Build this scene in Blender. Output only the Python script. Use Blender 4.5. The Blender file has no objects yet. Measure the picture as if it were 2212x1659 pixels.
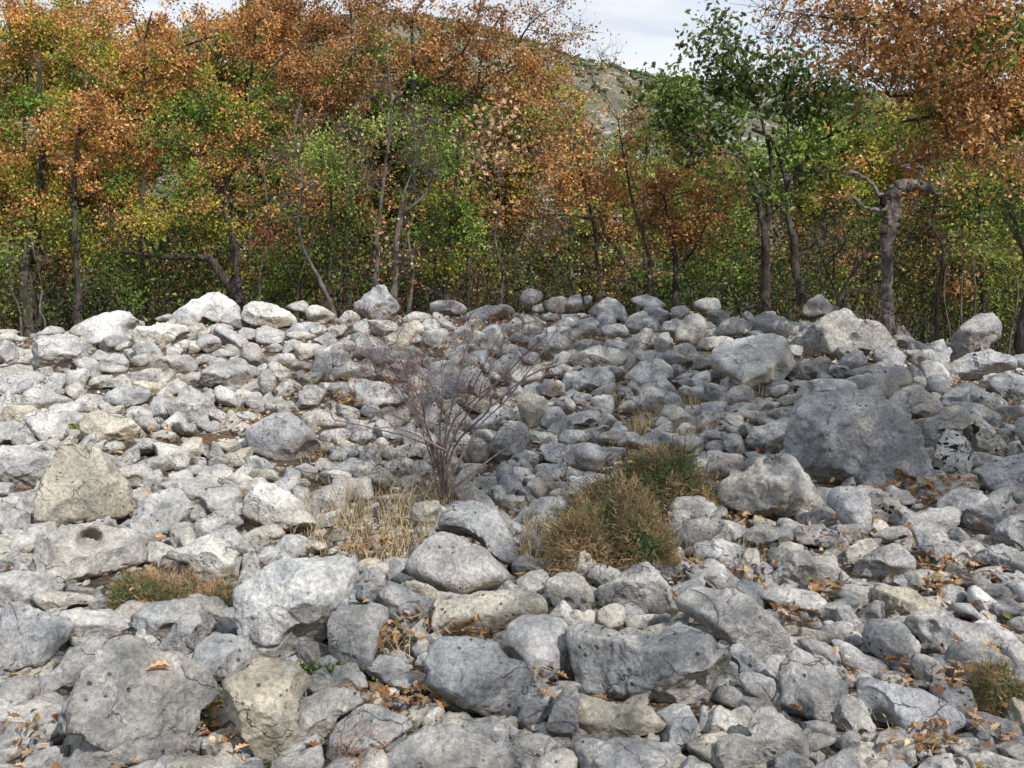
import bpy, math, random, numpy as np
from mathutils import Vector
SEED=7
random.seed(SEED); rng=np.random.default_rng(SEED)
scene=bpy.context.scene
col=scene.collection
ROCKS = '''
1 w|150,290 240,240 350,110 430,60 640,50 760,60 880,110 960,210 970,280 920,340 720,400 560,425 420,415 260,350|the boulder with round hole|pale boulder with one deep round hole in its upper face|600,160,85,70
1 g|0,340 170,350 330,400 430,450 425,475 200,470 100,560 0,620||flat grey slab at left edge just below the pale boulder with round hole
1 y|210,490 300,470 450,500 600,540 640,590 440,600 400,650 300,580
1 g|0,640 60,560 210,500 320,600 430,690 500,760 480,810 380,860 280,950 170,1000 0,1060|the humped boulder|big humped grey boulder at the left edge below the flat slab
1 w|430,600 560,580 720,600 820,650 930,760 1000,850 930,830 760,780 640,820 520,740 430,650||leaf-shaped tilted rock with pale rim in front of small rusty cushion shrub
1 g|880,600 1000,555 1180,560 1290,550 1350,650 1420,740 1400,790 1100,850 1000,840 900,700||smooth grey rock directly under the small rusty cushion shrub
1 g|1020,880 1110,790 1180,690 1240,640 1310,660 1360,790 1310,890 1240,890 1180,920 1060,910||pointed grey rock leaning on the smooth rock under small cushion shrub
1 g|1290,920 1360,800 1450,765 1560,800 1640,830 1680,960 1580,1020 1480,1165 1400,1130 1290,1010|the tapering grey rock|grey rock tapering downward, wedged left of the white-topped boulder
1 g|420,1280 560,1130 700,900 760,830 860,790 1000,860 1050,920 1160,930 1280,1020 1380,1150 1430,1270 1400,1340 1330,1370 1300,1500 1220,1600 1050,1659 850,1640 780,1500 640,1390 600,1330 480,1360|the leaf-holding boulder|largest front boulder at lower left, dead leaf lying in its top hollow
1 g|260,1100 400,980 470,880 640,810 740,840 700,930 560,1100 440,1230 330,1160||sharp-ridged grey rock pressed behind left shoulder of the leaf-holding boulder
1 w|0,1130 60,1060 160,1040 240,1080 260,1170 180,1290 0,1400||pale oval rock cut by left edge near the bottom corner
1 g|180,1310 260,1190 350,1160 420,1220 390,1300 230,1340
1 g|170,990 300,970 320,1010 230,1080 160,1040
1 g|390,1659 520,1530 660,1410 780,1490 870,1680 800,1760 450,1760||dark-stained rock at bottom edge under the leaf-holding boulder
1 g|150,1640 200,1560 320,1540 460,1545 420,1640 400,1720 150,1720
1 g|190,1500 230,1400 330,1360 440,1420 420,1500 300,1540
1 g|1440,700 1500,640 1560,700 1640,760 1620,820 1460,780
1 g|1420,650 1480,600 1590,600 1590,690 1520,700 1430,690
1 w|1100,220 1250,180 1400,110 1470,150 1560,250 1640,360 1600,430 1440,440 1300,380 1260,280 1160,260||broad sloping pale rock behind the small rusty cushion shrub
1 w|80,150 150,105 340,130 260,240 120,265 80,200
1 w|-40,100 90,170 80,230 -40,260
1 w|-40,290 100,250 160,290 100,340 -40,330
1 w|1530,150 1620,120 1700,140 1650,180 1540,195
1 w|1540,200 1680,150 1760,180 1720,250 1640,280 1560,230
1 g|1660,290 1797,170 1880,250 1790,330 1680,350
1 w|-40,1510 110,1530 130,1590 40,1620 -40,1610
2 W|85,500 110,420 250,350 400,270 620,220 740,200 790,260 900,290 900,380 850,440 780,560 760,650 700,720 620,800 560,880 470,920 400,940 330,960 280,980 180,920 140,850 150,800 90,640|the white-topped boulder|big white-topped boulder with cracked crown and small holes low down|420,860,35,40
2 g|700,640 790,540 900,540 1000,590 1075,640 1060,720 1000,830 960,960 860,1035 800,1000 720,900 700,760||blocky smooth grey rock leaning against right side of the white-topped boulder
2 g|540,1020 620,930 740,905 810,930 740,990 600,1050
2 y|5,1120 60,1040 200,1010 260,960 390,940 480,1000 560,1060 590,1150 500,1180 480,1260 460,1400 500,1520 420,1620 330,1659 240,1600 160,1480 120,1370 40,1270 10,1190|the ochre-shouldered boulder|tall grey boulder with ochre shoulder beneath the white-topped boulder
2 g|460,1350 480,1200 560,1160 700,1145 850,1170 980,1240 800,1280 750,1320 700,1460 680,1510 560,1480 450,1440||rough low grey rock with shadowed notch right of the ochre-shouldered boulder
2 g|700,1500 750,1330 850,1250 980,1250 1100,1310 1230,1370 1240,1410 1130,1460 1000,1540 850,1600 700,1620 680,1560|the peaked front rock|peaked pinkish grey front rock with red-brown weed growing before it
2 g|430,1659 500,1560 600,1520 670,1560 640,1659 600,1720 450,1720
2 g|1060,1640 1110,1560 1210,1480 1330,1400 1480,1380 1600,1430 1740,1470 1850,1550 1930,1670 1850,1760 1300,1780 1080,1740|the domed bottom boulder|wide domed light grey boulder cut by the bottom edge left of centre
2 g|1330,1150 1360,1060 1340,960 1350,840 1450,800 1600,800 1800,830 1860,950 1990,980 2050,1070 2060,1180 2030,1260 1980,1340 1850,1330 1750,1310 1660,1360 1560,1330 1440,1250 1400,1190|the pitted boulder|knobbly grey boulder full of small pits, centre of the foreground
3 y|-170,560 -60,530 120,500 350,485 560,500 670,570 660,640 500,660 420,690 280,810 100,800 -60,800 -160,740 -175,640|the loaf-shaped boulder|long loaf-shaped yellowish boulder lying behind the pitted boulder
2 g|1030,490 1100,420 1200,470 1300,530 1420,530 1340,600 1340,740 1200,730 1080,680 1060,580||curved saddle-shaped smooth rock abutting left end of the loaf-shaped boulder
3 s|-320,300 -260,190 -140,110 -80,80 60,80 170,140 260,260 430,390 380,480 200,490 60,520 -130,480 -220,420 -330,360|the streaked boulder|large grey boulder with diagonal streaks behind the loaf-shaped boulder
3 b|-140,80 -60,10 20,-80 150,-120 300,-60 360,60 450,300 460,380 400,360 300,260 180,150 60,90||rough black-speckled pale crest rock just above the streaked boulder
2 g|980,920 1080,905 1160,940 1230,1020 1200,1080 1040,1090 940,1020
2 g|1020,1050 1080,1000 1180,1010 1220,1090 1100,1120
2 g|1100,1220 1200,1170 1260,1190 1280,1270 1180,1300 1100,1270
2 g|1230,870 1310,790 1360,830 1340,930 1260,930
2 g|1170,750 1250,740 1340,770 1330,800 1210,800
2 w|690,1110 760,1080 800,1130 740,1145
2 g|790,1150 900,1150 1000,1210 960,1240 850,1200
2 w|900,330 960,310 1080,290 1130,350 1050,400 930,390
2 g|870,440 990,420 1020,510 960,540 860,500
2 w|1100,400 1150,360 1240,390 1280,430 1180,440
3 s|320,800 400,700 500,640 620,630 760,650 800,720 780,860 790,1000 790,1070 640,1080 590,1060 520,990 480,960 380,930 330,880|the smooth blue-grey boulder|smooth blue-grey boulder with a dark cavity beneath its right end
3 g|770,860 790,720 830,690 960,740 1100,780 1280,810 1390,780 1450,720 1500,700 1600,740 1700,800 1797,880 1797,950 1740,1010 1700,1090 1700,1180 1620,1250 1420,1250 1340,1230 1150,1240 1050,1200 860,1190 830,1120 790,1000|the big capping slab|big jagged-nosed slab resting on top of a smaller yellowish slab
3 y|820,1300 850,1220 920,1200 1050,1240 1160,1250 1330,1240 1360,1320 1450,1370 1440,1400 1300,1430 1150,1470 1020,1495 920,1430 850,1390|the yellowish under-slab|yellowish slab lying directly underneath the big capping slab
3 d|650,1360 700,1220 740,1150 810,1090 850,1200 830,1280 850,1400 870,1450 820,1490 740,1480 660,1410||dark upright rock against left end of the yellowish under-slab
3 g|830,1540 860,1470 960,1490 1040,1510 1150,1460 1230,1480 1300,1500 1380,1560 1440,1580 1450,1659 1440,1760 900,1760 840,1659|the rough bottom rock|rough ridged grey rock at bottom edge below the yellowish under-slab
3 g|1450,1560 1460,1400 1500,1340 1590,1320 1620,1380 1610,1500 1540,1550 1470,1580||small upright grey block standing right of the yellowish under-slab
3 g|1650,1330 1640,1420 1700,1410 1720,1380 1700,1240 1660,1250
3 g|370,1560 420,1490 500,1440 600,1440 700,1480 760,1520 640,1570 560,1600 480,1659 430,1640
3 g|520,1659 640,1570 760,1520 820,1560 840,1659 800,1740 540,1740
3 g|40,1370 180,1370 350,1360 390,1420 380,1500 350,1550 280,1480 180,1420
3 g|390,1360 450,1410 450,1480 400,1510
3 d|430,1350 520,1190 640,1220 670,1290 600,1340 520,1420 460,1430
3 g|520,1390 560,1360 630,1360 640,1440 540,1420
3 d|530,1060 590,1060 650,1120 630,1170 570,1190 530,1160
3 w|1280,1470 1330,1420 1390,1450 1380,1500 1310,1500
3 W|610,470 650,400 740,360 810,350 880,390 950,480 970,560 900,620 820,620 700,600 650,550|the white egg-shaped rock|smooth white egg-shaped rock with green grass blades before it
3 g|430,420 540,350 620,340 660,390 620,420 610,500 560,520 440,480
3 b|890,380 960,310 1010,310 1100,340 1150,390 1080,420 960,460 920,440
3 g|970,560 1000,460 1100,430 1190,340 1250,280 1300,290 1400,400 1460,480 1550,560 1480,600 1400,630 1240,590 1150,590 1100,550 1040,590|the crested grey rock|high-crested grey rock right of the white egg-shaped rock
3 y|980,620 1060,560 1130,570 1170,630 1130,720 1080,760 990,720
3 w|1140,700 1230,650 1350,640 1470,640 1440,700 1350,740 1200,740
3 W|1070,760 1180,735 1330,750 1390,790 1350,820 1230,800
3 g|1500,640 1530,590 1600,490 1700,460 1850,480 2050,600 2200,730 2260,830 2230,880 2150,930 2090,960 2000,900 1880,870 1790,830 1700,740 1600,710|the broad tilted slab|broad smooth slab tilting down to the right behind the big capping slab
3 w|1240,260 1270,210 1320,220 1340,270 1270,280
3 d|1380,260 1440,205 1500,240 1520,270 1440,300 1390,290
3 g|530,330 560,260 640,270 720,350 640,340 600,330
3 g|520,210 580,170 650,170 640,260 560,260
3 d|500,60 560,0 700,-60 800,20 720,100 640,160 550,160
3 g|1430,330 1560,270 1620,280 1600,330 1500,380
3 g|1490,150 1500,80 1600,10 1797,0 1820,30 1780,90 1700,150 1620,170 1600,270 1520,240||smooth grey rock with flat top right of the lower rusty cushion shrub
3 W|1620,180 1700,150 1800,150 1990,200 1990,260 1900,330 1780,340 1620,310|the bright white block|bright white low block between lower cushion shrub and dry leaves
3 b|280,90 380,0 480,50 540,150 460,200 400,160 330,180
4 s|90,1060 150,1030 260,1020 350,1070 400,1150 415,1200 380,1265 300,1240 200,1200 150,1140||egg-shaped grey rock with a short crack below the broad tilted slab
4 g|400,1060 430,960 520,900 620,910 700,960 780,1060 830,1130 850,1200 790,1330 700,1340 600,1340 520,1350 400,1280 430,1180|the big rounded boulder|big rounded upright boulder with stepped face in lower right foreground
4 g|-40,1130 60,1110 130,1150 190,1240 60,1250 -40,1220
4 g|-20,1390 60,1300 150,1240 230,1310 190,1400 150,1440 40,1440
4 g|-20,1470 100,1440 190,1440 210,1500 230,1640 220,1740 -20,1740
4 g|190,1390 250,1280 330,1270 400,1320 500,1380 570,1480 570,1560 500,1620 380,1640 320,1700 230,1650 210,1500 190,1430|the scarred bottom boulder|rounded grey boulder near bottom edge below the big rounded boulder
4 g|520,1360 650,1350 760,1360 760,1420 690,1450 560,1430
4 g|560,1440 650,1440 780,1440 720,1500 620,1560 570,1540
4 s|860,1130 900,1090 1020,1110 1130,1110 1240,1130 1300,1110 1400,1170 1500,1220 1640,1280 1600,1330 1520,1350 1500,1430 1430,1500 1380,1530 1280,1520 1240,1470 1220,1400 1130,1400 1060,1400 1000,1415 940,1400 870,1290|the twin-lobed boulder|wide twin-lobed grey boulder right of the big rounded boulder|1090,1420,100,90
4 D|1560,1360 1640,1310 1740,1290 1820,1310 1930,1330 2000,1390 2000,1440 1930,1490 1800,1510 1680,1480 1620,1420|the smooth dark oval rock|smooth dark oval rock alone in leaf litter at lower right corner
4 w|1270,1560 1300,1530 1390,1530 1440,1590 1390,1620 1310,1610
4 g|1500,1640 1550,1590 1640,1590 1700,1660 1600,1720
4 g|1450,1560 1650,1540 1850,1570 2052,1580 2052,1659 1900,1740 1700,1680 1560,1580
4 g|800,1460 850,1400 910,1410 920,1500 930,1580 850,1600 790,1540
4 g|920,1430 1000,1420 1080,1430 1060,1500 990,1540 940,1500
4 w|870,1600 920,1580 980,1659 900,1720 860,1659
4 w|620,1620 700,1600 760,1630 740,1659 660,1650
4 s|680,820 740,800 850,840 950,900 1070,930 1150,1040 1130,1080 1060,1080 930,1020 820,990 800,920 720,850||long smooth log-shaped rock sloping down to the right
4 d|500,840 560,800 680,830 780,880 820,960 800,1020 720,970 600,910
4 g|950,800 980,700 1060,690 1190,700 1240,770 1310,820 1280,920 1260,1050 1150,1060 1080,960 1000,900 960,870|the yellow-footed block|tall squarish block with yellowish foot above the twin-lobed boulder
4 g|1220,720 1330,650 1440,620 1560,640 1790,700 1780,790 1750,840 1620,840 1500,890 1400,890 1330,810 1240,760|the long sunlit boulder|long sunlit grey boulder right of the yellow-footed block|1400,740,60,40
4 y|1000,520 1060,450 1140,470 1250,460 1330,470 1400,560 1410,620 1280,670 1190,690 1090,650 1040,590||sunlit yellowish grainy rock behind the long sunlit boulder
4 g|750,620 840,570 880,620 950,720 940,770 850,730 770,700||thin fin-shaped rock with one pale side facet left of yellow-footed block
4 g|730,520 850,450 960,450 1060,470 1000,540 950,620 880,600 840,550
4 g|880,380 920,300 1010,230 1140,155 1200,190 1260,260 1260,370 1100,390 1050,430 960,420|the arch-shaped rock|arch-shaped grey rock overhanging a small dark stone at right
4 d|1070,430 1100,390 1220,370 1270,390 1240,450 1130,460||small dark stone tucked beneath the arch-shaped rock
4 g|1290,100 1310,40 1380,30 1500,80 1600,180 1640,240 1600,290 1500,340 1440,345 1360,290 1300,200|the tilted oval boulder|tilted oval grey boulder with black stain right of the arch-shaped rock
4 w|400,340 420,250 490,200 560,180 700,190 740,260 760,330 750,400 710,490 600,480 480,440 300,480 280,450|the ridged pale boulder|ridged pale boulder with black moss on right flank, right of centre
4 g|480,140 500,80 690,30 780,90 870,190 760,210 620,180 540,180
4 b|150,120 250,50 450,50 460,110 440,190 330,200 240,230 160,160
4 g|100,380 160,210 240,200 250,300 240,390 200,430 110,430
4 b|300,260 330,190 430,190 480,220 420,270 370,360 320,320
4 g|1490,940 1540,880 1660,830 1780,870 1900,920 1990,980 1900,1020 1800,1090 1650,1110 1540,1080 1490,1010|the boulder behind green shrub|big grey boulder just behind the green cushion shrub at right edge
4 g|1760,830 1880,790 2052,840 2052,960 1940,960 1840,890
4 g|1270,960 1320,900 1400,910 1460,980 1490,1130 1440,1150 1340,1100 1260,1060
4 W|1650,480 1700,460 1780,520 1890,600 1880,650 1800,680 1700,610 1650,560||bright pale elongated rock near right edge behind the long sunlit boulder
4 g|1420,570 1450,470 1520,430 1600,450 1620,540 1560,570 1480,600
4 g|1500,600 1650,560 1720,640 1790,700 1560,650
4 d|1680,300 1750,250 1850,200 1900,180 1990,230 2052,340 1950,400 1850,360 1760,350
4 d|1830,200 1840,60 1900,0 2052,-40 2052,240 1900,200
4 b|1680,390 1730,340 1780,360 1790,460 1740,470 1700,440
4 g|1850,440 1960,400 2052,430 2052,560 1900,540
4 d|1900,700 1960,660 2052,640 2052,800 1940,760
4 y|1320,320 1390,320 1390,390 1350,400
4 W|200,540 340,480 480,470 620,480 700,560 640,640 460,620 360,560
4 w|260,620 340,600 360,680 300,690
4 w|400,720 470,690 540,740 520,790 450,790
4 g|530,690 620,660 670,680 680,740 600,750 540,730
4 g|670,690 730,680 780,710 740,740 680,730
4 g|700,760 760,740 800,790 740,810
4 g|800,780 900,770 960,830 950,890 860,850
4 g|740,1010 820,1000 900,1060 880,1130 810,1100
4 g|250,1010 330,920 440,890 460,920 410,1010 380,1080 300,1030
4 b|-20,900 60,950 160,990 150,1030 60,1060 -20,1010
4 d|980,180 1020,130 1070,130 1050,190 1000,200
4 g|1180,100 1200,0 1340,0 1300,80 1240,120
4 g|1600,150 1680,130 1750,170 1660,200
4 b|1720,190 1780,170 1820,220 1760,230
4 w|740,260 830,250 910,280 880,310 760,310
5 Y|280,1530 290,1360 340,1200 400,1060 440,1030 540,1015 620,1060 700,1130 760,1230 830,1330 890,1420 860,1460 800,1510 620,1510 500,1560 370,1600 300,1570|the big bell-shaped boulder|big pale bell-shaped boulder with yellow lichen at left
5 w|-60,1030 150,1030 370,1060 390,1080 340,1180 300,1310 230,1340 100,1300 -60,1200||low pale rock running from left edge behind the big bell-shaped boulder
5 w|870,1540 900,1440 980,1370 1100,1330 1190,1320 1240,1420 1260,1530 1180,1600 1130,1640 1000,1590|the faceted white rock|faceted white rock immediately right of the big bell-shaped boulder
5 g|1200,1330 1280,1230 1350,1220 1470,1260 1560,1320 1580,1420 1540,1470 1420,1480 1300,1500 1240,1400
6 W|120,1480 140,1380 200,1290 290,1290 420,1370 500,1480 550,1540 540,1640 420,1600 340,1600 230,1560 160,1520|the pale cracked slab|pale flat slab with a long crack left of the straw grass
5 g|1280,1530 1400,1470 1530,1470 1600,1560 1480,1600 1440,1659 1300,1640
5 y|570,1050 560,900 570,830 700,790 780,800 850,870 960,990 940,1020 820,1040 700,1010 620,1050|the triangular seamed rock|triangular seamed yellowish rock behind the big bell-shaped boulder
5 w|640,1080 720,1010 800,1010 830,1070 740,1090 660,1100
5 w|840,1070 900,1030 960,1050 960,1100 860,1100
5 g|730,1180 860,1170 980,1160 1010,1260 1010,1330 920,1370 880,1300 800,1260
5 g|950,1120 1100,1110 1160,1180 1060,1220 990,1180
5 g|740,1120 810,1100 860,1150 760,1160
5 w|180,830 320,780 440,880 480,990 410,1000 280,1000 200,900
5 w|-60,880 100,870 200,930 280,1000 150,1010 -60,1020
5 g|70,1000 110,960 210,970 280,1030 150,1030
5 w|320,790 380,750 500,750 550,780 490,830 400,860 340,830
5 w|150,800 170,720 200,650 300,660 420,720 500,760 320,790 200,830
5 W|-20,640 10,590 80,570 180,575 260,640 190,700 60,700||white wedge rock over a dark gap at left edge
5 g|-60,540 130,500 280,540 280,590 180,570 80,570
5 w|230,480 240,360 300,330 420,300 500,320 570,400 580,460 560,530 440,550 330,530 270,510|the round pale ridge boulder|round pale boulder with shaded left side near left ridge
5 w|450,540 580,530 590,590 560,660 470,670 440,600
5 W|480,290 520,230 640,180 760,145 840,170 880,220 960,230 900,290 780,310 740,370 650,390 590,370 550,300|the white ridge boulder|white broad boulder with a shaded hollow on the left skyline|870,310,60,60
5 w|740,390 840,350 920,370 840,410 780,410
5 W|880,290 960,220 1100,240 1220,250 1240,310 1160,370 1060,400 900,370 870,330||low white rock right of the white ridge boulder on skyline
5 W|1140,170 1240,100 1300,60 1400,30 1460,30 1520,90 1560,130 1570,230 1440,230 1330,180 1300,240 1180,240|the white skyline peak|highest white craggy rock on left skyline before the leaning thick trunk
5 W|1600,120 1700,90 1778,100 1900,160 1950,230 1800,280 1700,250 1590,200||long white smooth-backed rock on skyline right of the white skyline peak
5 w|1010,200 1100,170 1160,180 1120,230 1040,220
5 g|980,480 1050,450 1240,440 1300,520 1260,550 1100,560 1000,530
5 g|850,470 920,430 970,430 970,500 910,520
5 g|600,500 740,490 850,530 800,560 620,540
5 g|1150,370 1220,330 1280,350 1280,410 1190,420 1100,400
5 g|1290,340 1380,300 1450,340 1440,400 1380,430 1320,410
5 g|1380,430 1450,400 1560,430 1540,460 1400,470
5 g|1280,600 1340,540 1440,480 1610,470 1650,560 1640,680 1500,640 1380,640||broad flat-faced grey rock below the white skyline peak
5 g|1100,790 1150,720 1250,640 1300,670 1380,750 1430,830 1320,860 1300,920 1200,870 1120,820|the rough grey hump|rough rounded grey hump above a small gravel hollow, left of centre
5 g|1390,650 1470,640 1560,700 1640,770 1560,790 1450,760
5 g|1290,900 1370,860 1450,880 1440,940 1350,950
5 g|1650,780 1700,730 1778,770 1760,830 1680,820
5 g|1620,690 1700,680 1730,710 1680,740
5 g|1710,620 1720,540 1778,520 1800,600 1778,700 1720,690
5 w|690,700 780,650 900,640 980,680 970,750 900,760 800,790 720,760
5 w|580,610 640,570 740,580 740,640 680,670 600,650
5 w|930,570 1000,530 1060,550 1050,610 960,620
5 g|1060,640 1180,590 1240,640 1160,710 1080,690
5 g|900,850 990,830 1040,890 1020,960 940,940
5 g|990,960 1080,930 1160,960 1150,1030 1030,1020
5 d|150,1390 280,1340 270,1470 200,1480
5 g|-60,1480 120,1450 190,1500 180,1580 60,1620 -60,1590
5 w|-60,1380 120,1370 150,1440 60,1450 -60,1430
5 g|1170,1190 1300,1160 1370,1190 1260,1250 1180,1240
5 g|1100,1240 1170,1210 1150,1280 1110,1290
5 w|1480,1250 1560,1200 1680,1270 1650,1330 1600,1400 1560,1320
5 w|1350,1170 1460,1150 1530,1200 1480,1250 1400,1210
5 w|-60,320 60,290 140,310 200,340 100,360 -60,350
5 W|230,290 330,250 410,260 420,300 320,320
5 w|-60,270 80,270 140,290 60,310
6 s|110,960 200,880 290,830 400,820 450,860 530,960 590,1060 620,1140 560,1170 400,1160 250,1150 160,1080|the ledged dome rock|smooth dome-shaped rock with a curved ledge across its face
6 g|640,1140 700,1080 850,1050 910,1050 880,1100 760,1150 680,1160
6 g|590,990 640,950 780,950 800,1010 740,1060 640,1060
6 g|790,1010 850,950 930,970 930,1030 850,1050
6 w|530,860 560,810 660,840 780,900 780,940 640,940 560,940
6 w|220,620 260,560 310,590 320,660 300,720 250,740 220,690
6 g|300,700 390,630 440,650 450,710 390,750 320,740
6 w|340,530 380,460 440,480 460,540 400,560
6 g|550,600 570,500 620,450 680,490 660,600 640,660 590,650
6 d|640,700 700,650 780,660 800,710 740,760 660,740
6 D|820,170 860,80 960,30 1010,40 1050,110 1100,170 1130,230 1060,270 900,240 840,210|the grey skyline tooth|tooth-shaped grey boulder on the skyline before slender grey trunks
6 g|1110,250 1200,205 1330,230 1270,290 1180,290 1130,280
6 w|700,260 740,210 800,200 860,240 800,320 740,300
6 D|1290,210 1310,140 1450,135 1540,180 1500,230 1380,240
6 d|1490,250 1560,200 1716,150 1800,170 1860,220 1716,270 1600,270 1520,260||long low dark rock on skyline left of the perched round rock
6 w|380,170 490,130 530,160 520,210 440,200
6 w|500,200 560,155 620,180 690,220 700,250 600,290 530,250
6 w|800,340 820,270 890,250 960,300 970,350 880,350
6 w|1240,400 1280,330 1400,310 1420,370 1380,440 1290,430
6 g|350,340 500,330 600,370 500,390 400,370
6 g|100,400 200,390 260,460 250,560 180,580 100,530
6 g|-20,460 70,460 60,500 -20,500
6 w|440,590 490,570 530,610 520,650 470,650
6 g|670,620 690,540 800,520 920,560 920,620 800,650 700,650
6 g|250,430 320,400 380,440 300,470
6 g|450,280 540,270 590,340 520,350
6 g|120,740 200,715 240,750 210,780 140,770
6 g|170,840 230,770 300,830 220,860
6 g|260,770 330,740 400,790 350,820
6 w|800,800 850,650 1000,660 1170,740 1170,820 950,830||broad pale rock seen through the twigs of the rosehip shrub
6 d|840,850 880,800 960,800 990,850 920,880
6 g|1190,1100 1200,1030 1300,1040 1340,1100 1280,1150
6 g|1080,1190 1140,1130 1210,1160 1200,1230 1110,1230
6 g|800,1240 860,1160 950,1150 960,1220 860,1280
6 g|590,1240 640,1200 780,1210 820,1310 700,1330 600,1290
6 w|1110,1350 1160,1260 1220,1300 1200,1360
6 g|980,1130 1020,1050 1090,1080 1080,1150 1010,1160
7 g|60,1100 140,1000 200,900 310,910 355,950 350,1030 270,1150 110,1160|the leaning grey slab|grey slab leaning right, just right of the rosehip shrub base
7 d|-30,1180 -20,1000 60,1010 110,1080 80,1170
7 w|-50,920 30,850 150,800 270,830 260,890 160,920 140,980 60,1005 -10,980||porous overhanging pale rock right of the rosehip shrub stem
6 W|570,1560 620,1490 720,1460 740,1520 680,1560 580,1580||small white rock lying within the straw grass
6 g|1180,1520 1200,1420 1360,1400 1380,1500 1320,1580 1240,1560
6 g|440,1430 420,1310 520,1320 540,1400 500,1430
7 D|290,130 310,80 360,60 440,75 440,130 380,160 330,160|the perched round rock|small round rock perched on the skyline at centre
7 d|450,150 520,100 600,120 610,180 560,220 480,200
7 d|370,180 430,150 450,200 380,210
7 d|600,140 620,100 680,90 690,140 700,190 620,220 570,210
7 d|700,110 750,100 750,160 710,160
7 d|800,150 850,110 900,130 960,180 980,260 900,280 820,240 720,210
7 d|980,130 1100,95 1160,120 1230,170 1180,190 1060,170|the grey skyline arch|arched dark grey rock on the skyline right of centre
7 d|1060,180 1160,170 1240,200 1260,260 1180,290 1100,240
7 d|1250,180 1340,165 1380,190 1350,240 1300,300 1260,240
7 d|1390,150 1460,120 1550,120 1570,190 1500,230 1410,190
7 g|1290,320 1320,250 1430,215 1480,280 1450,370 1380,430 1290,430|the upright mottled rock|upright mottled grey rock just below right-centre skyline
7 d|1410,430 1460,370 1540,360 1600,400 1560,450 1450,460
7 W|1060,250 1130,250 1170,320 1150,350 1090,310
7 W|1110,430 1180,350 1230,330 1280,380 1260,430 1170,450
7 g|790,340 850,275 950,290 1010,350 960,370 830,370
7 d|600,330 700,290 790,300 790,370 640,400 600,370
7 d|360,400 440,340 570,350 630,440 600,490 480,510 380,470|the dark rounded rock|dark rounded rock between rosehip shrub twigs and the skyline
7 g|290,350 330,290 410,270 430,320 340,380
7 d|430,240 480,205 540,240 520,270 440,270
7 w|490,290 600,240 650,260 640,300 530,330
7 d|600,520 660,470 780,430 1000,440 1010,510 930,560 780,560 660,580|the broad back slab|broad flat grey slab right of the rosehip shrub, half way to skyline
7 g|570,640 600,590 700,580 790,560 900,600 870,700 800,730 680,750 580,700
7 g|940,640 1060,530 1160,500 1250,540 1260,620 1180,660 1080,680 1000,640
7 g|1200,470 1260,450 1340,490 1430,520 1340,560 1250,560
7 g|1250,650 1330,600 1420,580 1390,640 1300,660
7 W|1370,650 1420,600 1500,570 1510,640 1440,700 1400,700
7 g|1300,700 1340,670 1410,700 1400,740 1310,730
7 g|1040,780 1060,710 1160,680 1300,740 1340,800 1280,860 1150,840 1050,830|the layered grey rock|layered grey rock behind the upper rusty cushion shrub
7 g|900,840 980,755 1040,790 1040,840 950,860
7 g|1140,930 1200,860 1270,870 1280,920 1200,960
7 g|180,600 260,540 400,560 450,620 400,680 300,690 210,640
7 g|460,580 560,540 640,560 600,620 520,640
7 y|270,740 360,715 460,760 500,880 440,940 350,950 300,850|the pinkish rock|warm pinkish rock behind and right of the leaning grey slab
7 g|510,790 560,740 620,750 660,820 600,860 530,840
7 W|350,980 400,960 500,970 500,1020 400,1050 360,1020||small bright cream rock right of the leaning grey slab
7 W|540,930 600,915 680,925 660,950 560,950
7 d|780,980 810,890 860,845 910,900 910,950 820,960||small dark triangular rock behind the smooth dark cube
7 d|420,1090 450,1040 560,1040 630,1080 640,1160 600,1190 500,1160 430,1130||rounded dark grey rock immediately left of the smooth dark cube
7 D|640,1080 680,1030 790,1035 870,1090 860,1180 790,1220 740,1250 680,1240 640,1160|the smooth dark cube|smooth dark cube-like rock left of the upper rusty cushion shrub
7 g|520,1020 600,950 720,960 760,1020 660,1040 620,1060
7 g|770,1020 850,960 1000,970 980,1040 880,1060
7 g|380,1230 400,1180 500,1155 600,1190 650,1230 600,1260 460,1280
7 W|590,1290 620,1245 700,1255 800,1270 720,1310 640,1340||small white pointed rock at left foot of upper rusty cushion shrub
7 g|490,1350 540,1310 620,1370 600,1430 480,1400
7 g|340,1290 420,1250 480,1320 440,1400 360,1390
7 g|180,1250 260,1190 380,1200 370,1270 260,1290
7 w|1460,1060 1520,1020 1620,1030 1660,1080 1560,1090 1470,1090
7 d|1480,1180 1560,1110 1700,1110 1716,1200 1620,1240 1560,1280 1490,1270
7 g|1290,960 1340,900 1420,940 1400,1010 1300,1000
7 y|1370,1060 1410,990 1460,1030 1460,1090 1400,1100
7 g|1250,1560 1250,1470 1340,1450 1420,1490 1380,1540 1300,1570
8 g|0,1310 90,1260 200,1190 290,1120 350,1110 440,1130 500,1180 590,1300 640,1370 600,1440 500,1450 450,1520 380,1550 300,1500 230,1490 150,1500 60,1470 0,1420|the hollow-topped boulder|large grey boulder with scooped hollow on top, before the pyramid boulder|330,1190,60,70
8 P|400,1070 450,960 470,840 600,740 740,690 910,670 960,700 1010,790 1130,870 1230,960 1290,1060 1330,1160 1310,1260 1200,1300 1040,1320 900,1310 760,1290 620,1310 560,1280 510,1190 430,1130|the pyramid boulder|huge dark speckled pyramid boulder, largest rock at right
8 s|460,830 500,680 560,640 700,630 860,640 900,670 740,690 600,740 520,800||smooth rounded grey rock right behind the pyramid boulder
8 g|930,700 970,590 1050,610 1110,700 1060,770 1010,780
8 W|-60,560 -30,450 60,370 140,355 220,370 300,350 420,400 460,440 480,520 420,560 400,620 340,690 250,710 140,670 70,620 0,600|the sunlit white-backed boulder|sunlit white-backed boulder with shaded front, right of centre below skyline
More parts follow.
